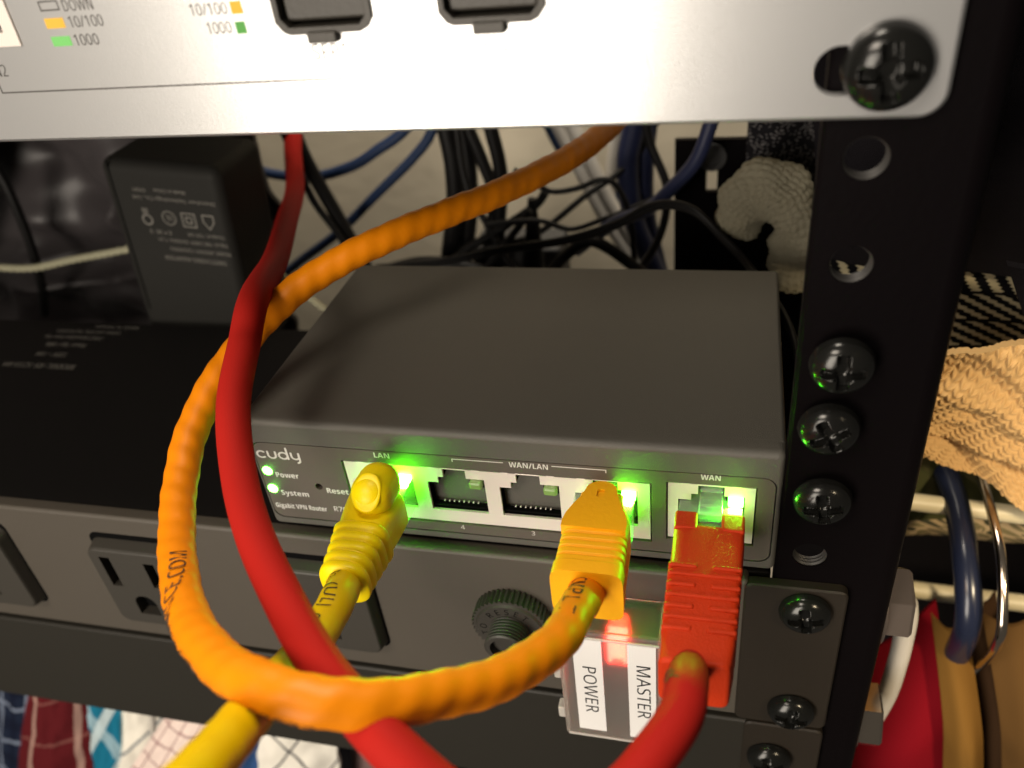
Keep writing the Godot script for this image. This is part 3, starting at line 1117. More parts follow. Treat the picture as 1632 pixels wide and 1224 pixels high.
func power_strip() -> void:
	var t := thing("power_strip", "black rack power strip with outlets and reset button under the router", "power strip", Vector3(-100, -127, -40))
	var b := MB.new()
	b.rbox(Vector3(-177.7, -104.9, -41.5), Vector3(342.6, 43.2, 80.6), 0.5, 2)
	obj("chassis", b, M.chassis_black, t)
	b = MB.new()
	b.rbox(Vector3(-180, -104.85, -0.2), Vector3(339, 43.5, 3.8), 0.9, 5)
	obj("front_panel", b, M.strip_black, t)
	# mounting ear
	b = MB.new()
	var ear := rrect(-11.2, -126.9, 7.6, -83.2, 1.6, 6)
	b.prism(ear, 0.05, 2.2, 0.35)
	var eo := obj("mounting_ear", b, M.ear_black, t)
	eo.set_meta("label", "flat black ear with two screws, bolted to the rail")
	screw(t, screw_proto, Vector3(0.2, -88.9, 2.7), 0.15)
	screw(t, screw_proto, Vector3(0.2, -120.65, 2.7), -0.1)
	# outlets
	for x in [-210.8, -162.3, -113.6]:
		var cx: float = x + 10.8
		var o := MB.new()
		var outer := rrect(x, -116.8, x + 21.6, -91.6, 2.4, 5)
		var back := rrect(x - 0.7, -118.0, x + 22.6, -90.3, 2.6, 5)
		var zf := 5.0
		# face, cut by two slots and the round-topped earth hole
		var s1 := rect(x + 2.6, -103.6, x + 5.5, -93.6)
		var s2 := rect(x + 14.5, -102.8, x + 17.4, -94.4)
		var g := PackedVector2Array([Vector2(x + 6.6, -113.4), Vector2(x + 12.6, -113.4), Vector2(x + 12.6, -109.6)])
		for k in range(1, 12):
			var a := PI * k / 12
			g.append(Vector2(x + 9.6 + 3.0 * cos(a), -109.6 + 3.0 * sin(a)))
		g.append(Vector2(x + 6.6, -109.6))
		var ul := PackedVector2Array(); var ur := PackedVector2Array(); var lo := PackedVector2Array()
		for p in outer:
			if p.y > -104.6:
				if p.x < cx: ul.append(p)
				else: ur.append(p)
			else: lo.append(p)
		ul.append(Vector2(cx, -91.6)); ul.append(Vector2(cx, -104.6)); ul.append(Vector2(x, -104.6))
		ur.append(Vector2(x + 21.6, -104.6)); ur.append(Vector2(cx, -104.6)); ur.append(Vector2(cx, -91.6))
		lo.append(Vector2(x, -104.6)); lo.append(Vector2(x + 21.6, -104.6))
		var srt := func(poly: PackedVector2Array, c: Vector2) -> PackedVector2Array:
			var a := Array(poly)
			a.sort_custom(func(p, q): return (p - c).angle() < (q - c).angle())
			return PackedVector2Array(a)
		var shade_plate := MB.new()
		shade_plate.prism(rrect(x - 0.9, -118.4, x + 23.0, -88.7, 2.6, 5), 1.5, 1.78)  # thin black plate behind the outlet, drawn as the shade along its top
		o.ring(srt.call(ul, Vector2(x + 4.05, -98.6)), s1, Vector2(x + 4.05, -98.6), zf)
		o.ring(srt.call(ur, Vector2(x + 15.95, -98.6)), s2, Vector2(x + 15.95, -98.6), zf)
		o.ring(srt.call(lo, Vector2(x + 9.6, -110.5)), g, Vector2(x + 9.6, -110.5), zf)
		o.walls(s1, zf - 2.6, zf, true)
		o.walls(s2, zf - 2.6, zf, true)
		o.walls(g, zf - 2.6, zf, true)
		var P := []
		for k in [[0.0, zf], [0.25, zf - 0.15], [0.45, zf - 0.6], [1.0, 1.4]]:
			var row := PackedVector3Array()
			for i in outer.size():
				var p := outer[i].lerp(back[i], k[0])
				row.append(Vector3(p.x, p.y, k[1]))
			P.append(row)
		for r in P.size() - 1:
			for i in outer.size():
				var j := (i + 1) % outer.size()
				o.quad(P[r][i], P[r][j], P[r + 1][j], P[r + 1][i], Vector3(P[r][i].x - cx, P[r][i].y + 104, 1.0))
		var ob := obj("outlet", o, M.outlet_black, t)
		obj("painted_shade", shade_plate, M.void_black, ob)
		var h := MB.new()
		h.face(s1, zf - 2.6); h.face(s2, zf - 2.6); h.face(g, zf - 2.6)
		obj("slot_depth", h, M.void_black, ob)
	# reset button: knurled ring, printed face, threaded barrel
	var kc := Vector3(-58.9, -101.3, 1.7)
	b = MB.new()
	var prof := PackedVector2Array()
	for k in 264:
		var a := TAU * k / 264
		prof.append(Vector2(cos(a), sin(a)) * (8.3 + 0.32 * sin(a * 44)))
	b.xf = Transform3D(Basis.IDENTITY, kc)
	b.walls(prof, 0.0, 3.6)
	b.ring(prof, disc(Vector2.ZERO, 7.6, 64), Vector2.ZERO, 3.6)
	b.lathe(Vector3.ZERO, [[7.6, 3.6], [7.2, 4.1], [4.4, 4.1]], 64)
	var kn := obj("reset_button", b, M.outlet_black, t)
	b = MB.new()
	var bp := [[4.4, 4.1]]
	for k in 6:
		bp.append([4.4, 4.4 + k * 0.8]); bp.append([4.05, 4.6 + k * 0.8]); bp.append([4.05, 4.8 + k * 0.8]); bp.append([4.4, 5.0 + k * 0.8])
	bp.append([4.0, 9.3]); bp.append([3.1, 9.3]); bp.append([3.0, 7.6]); bp.append([0.0, 7.6])
	b.lathe(kc, bp, 48)
	obj("threaded_barrel", b, M.outlet_black, kn)
	b = MB.new()
	var word := "PRESS TO RESET"
	for k in word.length():
		if word[k] == " ":
			continue
		var a := deg_to_rad(196.0 - (k - 6) * 21.0)
		var up := Vector3(cos(a), sin(a), 0)
		letters(word[k], b, kc + up * 5.0 + Vector3(0, 0, 4.13), 1.55, 0.0, Vector3(up.y, -up.x, 0), up, false, true)
	obj("printed_text", b, M.void_black, kn)
	# flip-up clear switch cover with its two paper labels, and the lit rocker under it
	var cov := MB.new()
	var x0 := -47.0
	var x1 := -26.0
	var y0 := -126.8
	var y1 := -91.2
	var zf2 := 12.0
	cov.prism(rrect(x0, y0, x1, y1, 0.8, 3), zf2 - 0.9, zf2, 0.3)
	cov.rbox(Vector3((x0 + x1) * 0.5, y0 + 0.5, 6.5), Vector3(x1 - x0, 0.9, 9.2), 0.3, 2)
	var co := obj("switch_cover", cov, M.cover_plastic, t)
	var ct := MB.new()
	ct.rbox(Vector3((x0 + x1) * 0.5, y1 - 0.5, 6.5), Vector3(x1 - x0, 0.9, 9.2), 0.3, 2)
	obj("cover_top", ct, M.cover_top, co)
	var ce := MB.new()
	ce.rbox(Vector3(x0 + 0.45, (y0 + y1) * 0.5, 6.4), Vector3(0.9, y1 - y0 - 0.4, 9.4), 0.3, 2)
	ce.rbox(Vector3(x1 - 0.45, (y0 + y1) * 0.5, 6.4), Vector3(0.9, y1 - y0 - 0.4, 9.4), 0.3, 2)
	ce.rbox(Vector3((x0 + x1) * 0.5, y1 - 1.2, 12.2), Vector3(x1 - x0 - 1.2, 0.7, 0.5), 0.2, 2)
	ce.rbox(Vector3((x0 + x1) * 0.5, y0 + 1.1, 12.2), Vector3(x1 - x0 - 1.2, 0.7, 0.5), 0.2, 2)
	for q in [-105.7, -119.6]:
		ce.rbox(Vector3(x0 - 0.7, q, 10.4), Vector3(1.6, 3.6, 2.6), 0.4, 2)
	obj("cover_rim", ce, M.cover_edge, co)
	for q in [[-43.9, -38.0, -123.6, -92.3, "POWER", -101.6, 15.6], [-32.9, -27.3, -124.2, -92.6, "MASTER", -99.2, 17.6]]:
		var st := MB.new()
		st.prism(rect(q[0], q[2], q[1], q[3]), zf2 + 0.01, zf2 + 0.12)
		var so := obj("paper_label", st, M.sticker, co)
		so.set_meta("label", "white paper label reading %s sideways" % q[4])
		var ink := MB.new()
		letters(q[4], ink, Vector3(q[0] + 1.75, q[5], zf2 + 0.15), 2.75, q[6], Vector3.DOWN, Vector3.RIGHT)
		obj("lettering", ink, M.sticker_ink, so)
	var em := MB.new()
	letters("LITE", em, Vector3(-36.6, -112.5, zf2 + 0.06), 2.3, 8.5, Vector3.DOWN, Vector3.RIGHT)
	obj("embossed_letters", em, M.cover_plastic, co)
	b = MB.new()
	b.prism(rrect(-44.8, -125.2, -28.2, -93.0, 1.0, 3), 1.6, 3.2, 0.3)
	obj("switch_bezel", b, M.outlet_black, t)
	b = MB.new()
	b.rbox(Vector3(-36.0, -113.5, 3.6), Vector3(12.0, 19.0, 3.4), 0.8, 3)
	obj("switch_rocker", b, M.chassis_dark, t)
	b = MB.new()
	b.rbox(Vector3(-35.4, -99.5, 4.8), Vector3(4.2, 11.0, 3.0), 1.2, 3)
	obj("pilot_lamp", b, M.red_lamp, t)
	area_light("pilot_lamp_light", Vector3(-35.4, -99.5, 6.5), Vector3(-35.4, -100.0, 14), Vector2(4, 9), Color(1.0, 0.03, 0.02), 0.0003)
	# upside-down rating print on the top
	var w := MB.new()
	var y := -83.06
	for q in [["MODEL: RS-1215-RA", -207.0, -56.2, 26.0, 2.3], ["120V ~ 15A", -214.5, -62.2, 11.0, 2.1], ["Power Tap / MBL", -211.5, -67.6, 15.0, 2.0], ["CE0023 Relocatable Power Tap", -208.0, -71.6, 22.0, 1.6], ["Indoor use only, dry location", -204.0, -75.0, 24.0, 1.6], ["Made in Taiwan", -199.5, -78.4, 16.0, 1.5]]:
		letters(q[0], w, Vector3(q[1], y + 0.06 + 0.02, q[2] - 1.0), q[4], q[3], Vector3.LEFT, Vector3(0, 0, 1))
	obj("printed_text", w, M.print_dim, t)


func lower_device() -> void:
	var t := thing("blank_rack_unit", "plain black rack unit below the power strip with nothing on its front", "rack unit", Vector3(-100, -168, -40))
	var b := MB.new()
	b.rbox(Vector3(-180, -148.3, -38.6), Vector3(345, 39.6, 80.6), 0.8, 4)
	obj("body", b, M.device_black, t)
	b = MB.new()
	b.prism(rrect(-9.0, -171.0, 7.6, -128.0, 1.6, 6), 0.05, 2.2, 0.35)
	obj("mounting_ear", b, M.ear_black, t)
	screw(t, screw_proto, Vector3(-3.0, -139.5, 2.7), 0.3)


func power_adapter() -> void:
	var t := thing("power_adapter", "black plug-in power adapter with faint upside-down print behind the power strip", "power adapter", Vector3(-181, -86, -100))
	t.rotation.z = -0.1
	var o: Vector3 = origins[t]
	var b := MB.new()
	b.rbox(Vector3(-182.5, -64.0, -98.5), Vector3(38.5, 66.0, 27.0), 3.6, 6)
	obj("case", b, M.adapter_black, t)
	b = MB.new()
	b.rbox(Vector3(-198.2, -56.0, -84.98), Vector3(0.5, 50.0, 0.2), 0.05, 1)
	obj("seam", b, M.void_black, t)
	var w := MB.new()
	var z := -84.95
	for q in [["SWITCHING ADAPTER", -162.8, -60.3, 20.5, 1.35], ["Model: AD0201-1202000U", -160.6, -57.0, 20.0, 1.1], ["Input: 100-240V~50/60Hz 1.2A", -161.0, -54.2, 23.0, 1.1], ["Output: 12V 2A", -161.5, -51.6, 12.0, 1.1], ["Shenzhen Technology Co., Ltd.", -162.0, -41.0, 27.0, 1.1], ["Made in China", -171.0, -38.2, 10.0, 1.1], ["E3Q81", -184.0, -38.2, 4.0, 1.0]]:
		letters(q[0], w, Vector3(q[1], q[2] + q[4], z), q[4], q[3], Vector3.LEFT, Vector3.DOWN)
	# symbols: house, double square, ring mark, hand mark
	var h := PackedVector2Array([Vector2(-167.4, -44.0), Vector2(-163.6, -44.0), Vector2(-163.6, -46.4), Vector2(-165.5, -48.9), Vector2(-167.4, -46.4)])
	var hi := PackedVector2Array([Vector2(-167.0, -44.4), Vector2(-164.0, -44.4), Vector2(-164.0, -46.3), Vector2(-165.5, -48.3), Vector2(-167.0, -46.3)])
	w.ring(h, hi, Vector2(-165.5, -45.8), z)
	w.ring(rect(-174.2, -48.6, -169.6, -44.0), rect(-173.8, -48.2, -170.0, -44.4), Vector2(-171.9, -46.3), z)
	w.ring(rect(-173.0, -47.4, -170.8, -45.2), rect(-172.6, -47.0, -171.2, -45.6), Vector2(-171.9, -46.3), z)
	w.ring(disc(Vector2(-178.4, -46.2), 2.3, 24), disc(Vector2(-178.4, -46.2), 2.0, 24), Vector2(-178.4, -46.2), z)
	letters("UL", w, Vector3(-177.3, -45.3, z), 1.8, 2.2, Vector3.LEFT, Vector3.DOWN)
	w.ring(disc(Vector2(-185.8, -47.4), 1.8, 20), disc(Vector2(-185.8, -47.4), 1.3, 20), Vector2(-185.8, -47.4), z)
	for k in 3:
		w.face(rect(-186.9, -45.3 + k * 0.6, -184.9, -45.0 + k * 0.6), z)
	letters("(+)(-)", w, Vector3(-179.0, -50.4, z), 1.2, 7.0, Vector3.LEFT, Vector3.DOWN)
	for i in w.v.size():
		w.v[i] += Vector3(-4.0, -1.5, 0.0)
	obj("printed_text", w, M.print_dim, t)


func patch_cables() -> void:
	# ---- yellow, from the leftmost socket
	var t := thing("patch_cable", "yellow patch cable with ribbed boot plugged in the leftmost router socket", "patch cable", Vector3(-82, -68, 0), "patch cables plugged in the router")
	var b := MB.new()
	var sec := []
	for k in 121:
		var z := 4.6 + 22.2 * k / 120.0
		var u := (z - 4.6) / 22.2
		var hw := 5.7 - 1.6 * smoothstep(0.05, 1.0, u)
		var hh := 5.0 - 0.8 * u
		if u > 0.44:
			var ph := (u - 0.44) / 0.56 * 5.0
			var rib := 0.75 * (1.0 - pow(absf(2.0 * fposmod(ph, 1.0) - 1.0), 3.0)) - 0.12
			hw += rib; hh += rib
		if u > 0.97:
			var kk := (u - 0.97) / 0.03
			hw -= 0.7 * kk * kk; hh -= 0.7 * kk * kk
		if u < 0.03:
			hw -= 0.6 * (1.0 - u / 0.03); hh -= 0.6 * (1.0 - u / 0.03)
		sec.append([z, -82.2 + 1.4 * u, -68.3 + 1.2 * u, hw, hh, 4.5 - 2.0 * u])
	b.loft(sec, 56)
	obj("boot", b, M.boot_yellow, t)
	b = MB.new()
	b.xf = Transform3D(Basis(Vector3.RIGHT, -0.10), Vector3(-80.7, -61.3, 7.4))
	b.rbox(Vector3.ZERO, Vector3(8.2, 8.6, 11.0), 3.95, 12)
	b.xf = Transform3D(Basis(Vector3.RIGHT, -0.78), Vector3(-80.5, -58.55, 11.35))
	var pad := []
	for k in 9:
		var q := PI / 2 * k / 8
		pad.append([0.3 * sin(q) - 0.42, 0.0, 0.0, 2.7 * (0.8 + 0.2 * cos(q)), 3.7 * (0.8 + 0.2 * cos(q)), 2.3])
	b.loft(pad, 40)
	obj("latch_guard", b, M.boot_yellow, t)
	plug(t, -82.4, -72.6)
	var pts := [Vector3(-80.8, -66.9, 20), Vector3(-80.2, -66.0, 27), Vector3(-78.4, -63.0, 33), Vector3(-78.0, -61.8, 40), Vector3(-76.9, -57.2, 50), Vector3(-74.5, -49.6, 61), Vector3(-71.0, -40.8, 73), Vector3(-69.0, -34.5, 82), Vector3(-68.0, -31.0, 90)]
	var path := MB.curve(pts, 16)
	b = MB.new()
	b.tube(path, func(s, a): return 3.1 + 0.05 * sin(s * 1.1 + a), 28)
	var jc := obj("cable_jacket", b, M.jacket_yellow, t)
	b = MB.new()
	cable_letters("E3   (UL)   CMP", b, path, 3.15, 8.0, Vector3(-0.1, 0.8, 0.65), 2.2, 0.0)
	obj("printed_text", b, M.print_dark, jc)

	# ---- orange, from the fourth socket: it loops to the left and back over the router
	t = thing("patch_cable", "orange patch cable looping left from the fourth socket and back over the router", "patch cable", Vector3(-38, -68, 0), "patch cables plugged in the router")
	b = MB.new()
	sec = []
	for k in 141:
		var z := 2.6 + 20.8 * k / 140.0
		var u := (z - 2.6) / 20.8
		var hw := lerpf(4.2, 5.9, smoothstep(0.0, 0.35, u))
		var hh := lerpf(5.0, 5.4, u)
		if u > 0.52 and u < 0.86:
			var ph := (u - 0.52) / 0.34 * 4.0
			var rib := smoothstep(0.0, 0.35, fposmod(ph, 1.0)) * 0.55 - 0.5
			hw += rib; hh += rib
		elif u >= 0.86:
			hw += 0.25; hh += 0.3
		sec.append([z, -37.8 + 0.2 * u, -66.9 + 0.6 * u, hw, hh, 6.0])
	b.loft(sec, 64)
	# the flat tongue over the latch, with its slot
	b.xf = Transform3D(Basis(Vector3.RIGHT, Vector3(0, -0.06, -1), Vector3.UP).orthonormalized(), Vector3(-37.9, -62.65, 0))
	var tongue := PackedVector2Array()
	for k in 13:
		var a := PI * k / 12
		tongue.append(Vector2(2.9 * cos(a), -2.6 + 2.6 * sin(a)))
	for p in [[-3.4, -4.6], [-4.6, -7.2], [-5.4, -9.4], [-5.75, -11.4], [-5.7, -13.0], [5.7, -13.0], [5.75, -11.4], [5.4, -9.4], [4.6, -7.2], [3.4, -4.6]]:
		tongue.append(Vector2(p[0], p[1]))
	var hole := rrect(-0.65, -4.6, 0.65, -2.4, 0.4, 4)
	b.ring(tongue, hole, Vector2(0, -3.5), 1.0)
	b.walls(tongue, -1.2, 1.0)
	b.walls(hole, -1.2, 1.0, true)
	obj("boot", b, M.boot_orange, t)
	plug(t, -37.8, -72.4)
	pts = [Vector3(-37.6, -66.6, 18), Vector3(-37.6, -65.0, 24.2), Vector3(-37.9, -61.6, 30.0), Vector3(-39.1, -58.9, 38.5), Vector3(-44.1, -54.8, 48.4), Vector3(-50.8, -49.3, 56.5), Vector3(-58.8, -43.2, 63.4), Vector3(-68.2, -41.4, 64.2), Vector3(-80.0, -44.9, 59.1), Vector3(-93.2, -50.2, 48.5), Vector3(-104.5, -53.0, 34.7), Vector3(-111.9, -52.0, 21.1), Vector3(-114.8, -48.3, 9.8), Vector3(-113.6, -43.2, -1.8), Vector3(-108.0, -37.2, -15.6), Vector3(-99.9, -32.6, -24.2), Vector3(-89.1, -29.4, -33.0), Vector3(-78.7, -28.8, -44.8), Vector3(-68.2, -29.4, -59.5), Vector3(-57.4, -30.3, -80.6), Vector3(-50.9, -30.6, -100.0), Vector3(-44, -30.0, -130)]
	path = MB.curve(pts, 16)
	b = MB.new()
	b.tube(path, func(s, a): return 3.08 + 0.08 * sin(s * 1.35 + a * 2.0) + 0.06 * sin(s * 0.47 + a), 32)
	jc = obj("cable_jacket", b, M.jacket_orange, t)
	b = MB.new()
	cable_letters("CMPL T", b, path, 3.1, 7.2, Vector3(-0.2, 0.85, 0.5), 2.6, 0.1)
	cable_letters("MONOPRICE.COM", b, path, 3.16, 84.0, Vector3(0.62, 0.3, 0.72), 2.6, 0.0)
	cable_letters("E232085 (UL) C -", b, path, 3.16, 62.0, Vector3(-0.3, -0.2, 1.0), 2.2, 0.0)
	obj("printed_text", b, M.print_dark, jc)

	# ---- red, from the rightmost socket: it leaves the picture below and comes back up on the left
	t = thing("patch_cable", "red patch cable from the rightmost router socket, rising again at the left", "patch cable", Vector3(-18, -68, 0), "patch cables plugged in the router")
	b = MB.new()
	b.loft(slab([[6.8, -18.3, -68.8, 6.1, 5.0], [10.4, -18.3, -68.9, 6.1, 5.2], [31.4, -18.9, -68.9, 5.6, 5.3], [36.4, -19.3, -68.7, 5.4, 5.3]], 0.7), 64)
	# the grip bars on top and their ends round the sides
	for q in [[17.0, 0], [21.1, 0], [25.6, 0], [30.0, 0], [18.8, 1], [23.3, 1], [27.8, 1]]:
		var w: float = 5.95 - (q[0] - 12.0) * 0.022
		var cx: float = -18.4 - (q[0] - 12.0) * 0.03
		if q[1] == 1:
			b.rbox(Vector3(cx, -63.75, q[0]), Vector3(w * 2.0 + 0.3, 1.0, 0.9), 0.35, 3)
		else:
			b.rbox(Vector3(cx - w * 0.62, -63.75, q[0]), Vector3(w * 0.82, 1.0, 0.9), 0.35, 3)
			b.rbox(Vector3(cx + w * 0.62, -63.75, q[0]), Vector3(w * 0.82, 1.0, 0.9), 0.35, 3)
		b.rbox(Vector3(cx - w + 0.12, -67.8, q[0]), Vector3(0.7, 7.6, 0.9), 0.3, 2)
		b.rbox(Vector3(cx + w - 0.12, -67.8, q[0]), Vector3(0.7, 7.6, 0.9), 0.3, 2)
	# forks each side of the clear latch
	b.rbox(Vector3(-22.35, -67.7, 6.0), Vector3(4.0, 8.2, 4.4), 0.5, 3)
	b.rbox(Vector3(-14.2, -67.7, 6.0), Vector3(4.0, 8.2, 4.4), 0.5, 3)
	b.rbox(Vector3(-18.3, -70.4, 6.0), Vector3(8.0, 3.0, 4.4), 0.5, 3)
	obj("boot", b, M.boot_red, t)
	plug(t, -18.2, -72.0)
	pts = [Vector3(-19.6, -68.4, 31), Vector3(-20.0, -65.2, 36.6), Vector3(-20.0, -57.8, 44.2), Vector3(-20.4, -55.9, 50.2), Vector3(-23.1, -55.0, 56.6), Vector3(-26.7, -54.7, 62.6), Vector3(-32.6, -54.5, 68.0), Vector3(-39.5, -53.2, 70.3), Vector3(-46.0, -50.2, 68.9), Vector3(-52.2, -47.4, 66.5), Vector3(-57.7, -46.4, 63.3), Vector3(-66.9, -47.0, 56.4), Vector3(-77.0, -46.7, 46.8), Vector3(-87.1, -45.3, 35.9), Vector3(-95.4, -43.3, 24.3), Vector3(-101.6, -39.0, 12.0), Vector3(-105.0, -34.8, -1.0), Vector3(-108.0, -31.6, -13.0), Vector3(-121.0, -39.5, -44.0), Vector3(-138.0, -46.5, -82.0), Vector3(-152.4, -51.2, -114.9), Vector3(-163.8, -45.1, -141.1), Vector3(-170, -36, -165)]
	path = MB.curve(pts, 16)
	b = MB.new()
	b.tube(path, func(_s, _a): return 3.0, 32)
	jc = obj("cable_jacket", b, M.jacket_red, t)
	b = MB.new()
	cable_letters("(UL) CMX", b, path, 3.05, 7.6, Vector3(-0.4, 0.6, 0.75), 2.2, 0.0)
	obj("printed_text", b, M.print_dark, jc)


# sections of a rounded block: both ends drawn in by r
func slab(stops: Array, r: float) -> Array:
	var o := []
	for i in stops.size() - 1:
		for k in 12:
			var w := k / 12.0
			var s := []
			for q in 5:
				s.append(lerpf(stops[i][q], stops[i + 1][q], w))
			o.append(s)
	o.append(stops[-1].duplicate())
	var res := []
	var z0: float = stops[0][0]
	var z1: float = stops[-1][0]
	for k in 6:
		var a := PI / 2 * k / 6
		res.append([z0 + r * (1.0 - sin(a)) * 0.0 + r * (1.0 - cos(a)), o[0][1], o[0][2], o[0][3] - r * (1.0 - sin(a)), o[0][4] - r * (1.0 - sin(a)), 9.0])
	for s in o:
		if s[0] > z0 + r and s[0] < z1 - r:
			res.append([s[0], s[1], s[2], s[3], s[4], 9.0])
	for k in 7:
		var a := PI / 2 * k / 6
		res.append([z1 - r * (1.0 - sin(a)), o[-1][1], o[-1][2], o[-1][3] - r * (1.0 - cos(a)), o[-1][4] - r * (1.0 - cos(a)), 9.0])
	return res


# the clear plug inside a socket, with its springy latch
func plug(t: Node, cx: float, bottom: float) -> void:
	var b := MB.new()
	b.rbox(Vector3(cx, bottom + 3.9, -1.2), Vector3(11.4, 6.6, 13.0), 0.3, 2)
	var o := obj("plug", b, M.clear_plastic, t)
	b = MB.new()
	b.xf = Transform3D(Basis(Vector3.RIGHT, -0.16), Vector3(cx, bottom + 8.5, 0.6))
	b.rbox(Vector3.ZERO, Vector3(4.2, 0.9, 9.5), 0.3, 2)
	b.rbox(Vector3(0, 0.7, -2.0), Vector3(4.2, 0.9, 0.9), 0.3, 2)
	obj("latch", b, M.clear_plastic, o)


func rear_cables() -> void:
	var g := "cables hanging at the back of the rack"
	tube_thing("network_cable", "blue network cable sagging behind the red cable, left of the other blue one", "cable", [Vector3(-199.8, -60.2, -160), Vector3(-185.1, -64.4, -160), Vector3(-169.8, -65.6, -160), Vector3(-153.6, -61.7, -160), Vector3(-142.4, -56.0, -160), Vector3(-128.7, -47.2, -160), Vector3(-118, -30, -160)], 2.0, M.cable_blue, g)
	tube_thing("network_cable", "blue network cable slanting down to the left behind the orange cable", "cable", [Vector3(-112, -30, -165), Vector3(-121.5, -50.2, -165), Vector3(-130.5, -60.4, -165), Vector3(-148.3, -74.9, -165), Vector3(-167.6, -90.6, -165), Vector3(-187.5, -103.4, -165), Vector3(-205.4, -115.5, -165)], 1.9, M.cable_blue, g)
	tube_thing("black_cable", "thick black cord slanting down right beside the red cable", "cable", [Vector3(-166, -28, -145), Vector3(-164.9, -41.0, -145), Vector3(-162.6, -54.5, -145), Vector3(-156.4, -73.5, -145), Vector3(-149.8, -93.8, -145), Vector3(-144, -112, -145)], 2.6, M.cable_black, g)
	tube_thing("black_cable", "thin black cord just left of the thick cord by the red cable", "cable", [Vector3(-166, -40, -140), Vector3(-164.3, -51.4, -140), Vector3(-161.1, -66.5, -140), Vector3(-154.6, -79.8, -140), Vector3(-148.4, -96.4, -140)], 1.3, M.cable_black, g)
	tube_thing("black_cable", "thickest black cord of the bundle hanging behind the orange cable, leftmost there", "cable", [Vector3(-111, -28, -150), Vector3(-111.5, -42.1, -150), Vector3(-110.7, -57.3, -150), Vector3(-112.4, -73.5, -150), Vector3(-118.2, -96.0, -150), Vector3(-122, -115, -150)], 3.2, M.cable_black, g)
	tube_thing("black_cable", "black cord hanging straight, second of the bundle behind the orange cable", "cable", [Vector3(-109, -28, -155), Vector3(-107.6, -43.8, -155), Vector3(-106.9, -59.3, -155), Vector3(-109.0, -78.1, -155), Vector3(-114.5, -101.2, -155), Vector3(-118, -120, -155)], 3.0, M.cable_black, g)
	tube_thing("black_cable", "black cord forming the left leg of a V above the orange cable", "cable", [Vector3(-108, -30, -150), Vector3(-104.5, -42.3, -150), Vector3(-99.9, -57.5, -150), Vector3(-97.6, -71.2, -150), Vector3(-103.8, -95.8, -150), Vector3(-108, -112, -150)], 2.2, M.cable_black, g)
	tube_thing("black_cable", "black cord forming the right leg of a V above the orange cable", "cable", [Vector3(-96, -28, -146), Vector3(-94.8, -42.5, -146), Vector3(-93.0, -57.6, -146), Vector3(-94.5, -71.2, -146), Vector3(-99.5, -98.3, -146), Vector3(-104, -115, -146)], 2.4, M.cable_black, g)
	# thin twin cord that crosses in front and runs down past the router
	var t := thing("twin_cable", "thin black twin cord arching behind the router and down past its right side", "cable", Vector3(-38, -51, -100), g)
	for k in 2:
		var b := MB.new()
		var p := [Vector3(-135.2, -84.3, -125), Vector3(-109.9, -79.0, -120), Vector3(-86.4, -71.7, -115), Vector3(-65.1, -65.8, -110), Vector3(-49.2, -58.4, -105), Vector3(-38.0, -50.5, -100), Vector3(-27.7, -49.2, -95), Vector3(-19.3, -54.9, -90), Vector3(-11.2, -59.5, -80), Vector3(-2.9, -58.9, -50), Vector3(-1.0, -64, -20)]
		for i in p.size():
			p[i] += Vector3(0.3, -1.45, -0.5) * k
		b.tube(MB.curve(p, 12), func(_s, _a): return 0.78, 12)
		obj("strand", b, M.cable_black, t)
	tube_thing("thin_cable", "thin black cord making a small wave above the white cable", "cable", [Vector3(-84, -52.0, -130), Vector3(-78.1, -56.2, -130), Vector3(-72.3, -59.4, -130), Vector3(-64.2, -58.4, -130), Vector3(-56.2, -55.6, -130), Vector3(-51.4, -58.5, -130), Vector3(-47.8, -69.0, -130), Vector3(-47, -84, -130)], 0.9, M.cable_black, g)
	tube_thing("thin_cable", "thin black cord lying level just over the arching twin cord", "cable", [Vector3(-96, -71, -130), Vector3(-89.9, -70.1, -130), Vector3(-77.2, -69.4, -130), Vector3(-67.1, -72.3, -130), Vector3(-56.8, -69.0, -130), Vector3(-48.7, -65.8, -130), Vector3(-40, -62, -130)], 0.9, M.cable_black, g)
	tube_thing("thin_cable", "black cord slanting up right from behind the router under the orange cable", "cable", [Vector3(-117, -95, -140), Vector3(-107.8, -85.6, -140), Vector3(-95.5, -78.3, -140), Vector3(-81.3, -69.1, -140), Vector3(-76.6, -63.6, -140)], 1.5, M.cable_black, g)
	tube_thing("thin_cable", "short black cord rising to a strain relief behind the router", "cable", [Vector3(-106, -98, -135), Vector3(-97.6, -87.8, -135), Vector3(-87.4, -75.9, -135), Vector3(-81.2, -68.0, -135)], 1.3, M.cable_black, g)
	tube_thing("thin_cable", "black cord looped over the rear edge of the router before the white cable", "cable", [Vector3(-82, -96, -125), Vector3(-73.3, -84.5, -125), Vector3(-63.3, -75.2, -125), Vector3(-56.3, -75.3, -125), Vector3(-42.6, -86.2, -125), Vector3(-36, -92, -125)], 1.9, M.cable_black, g)
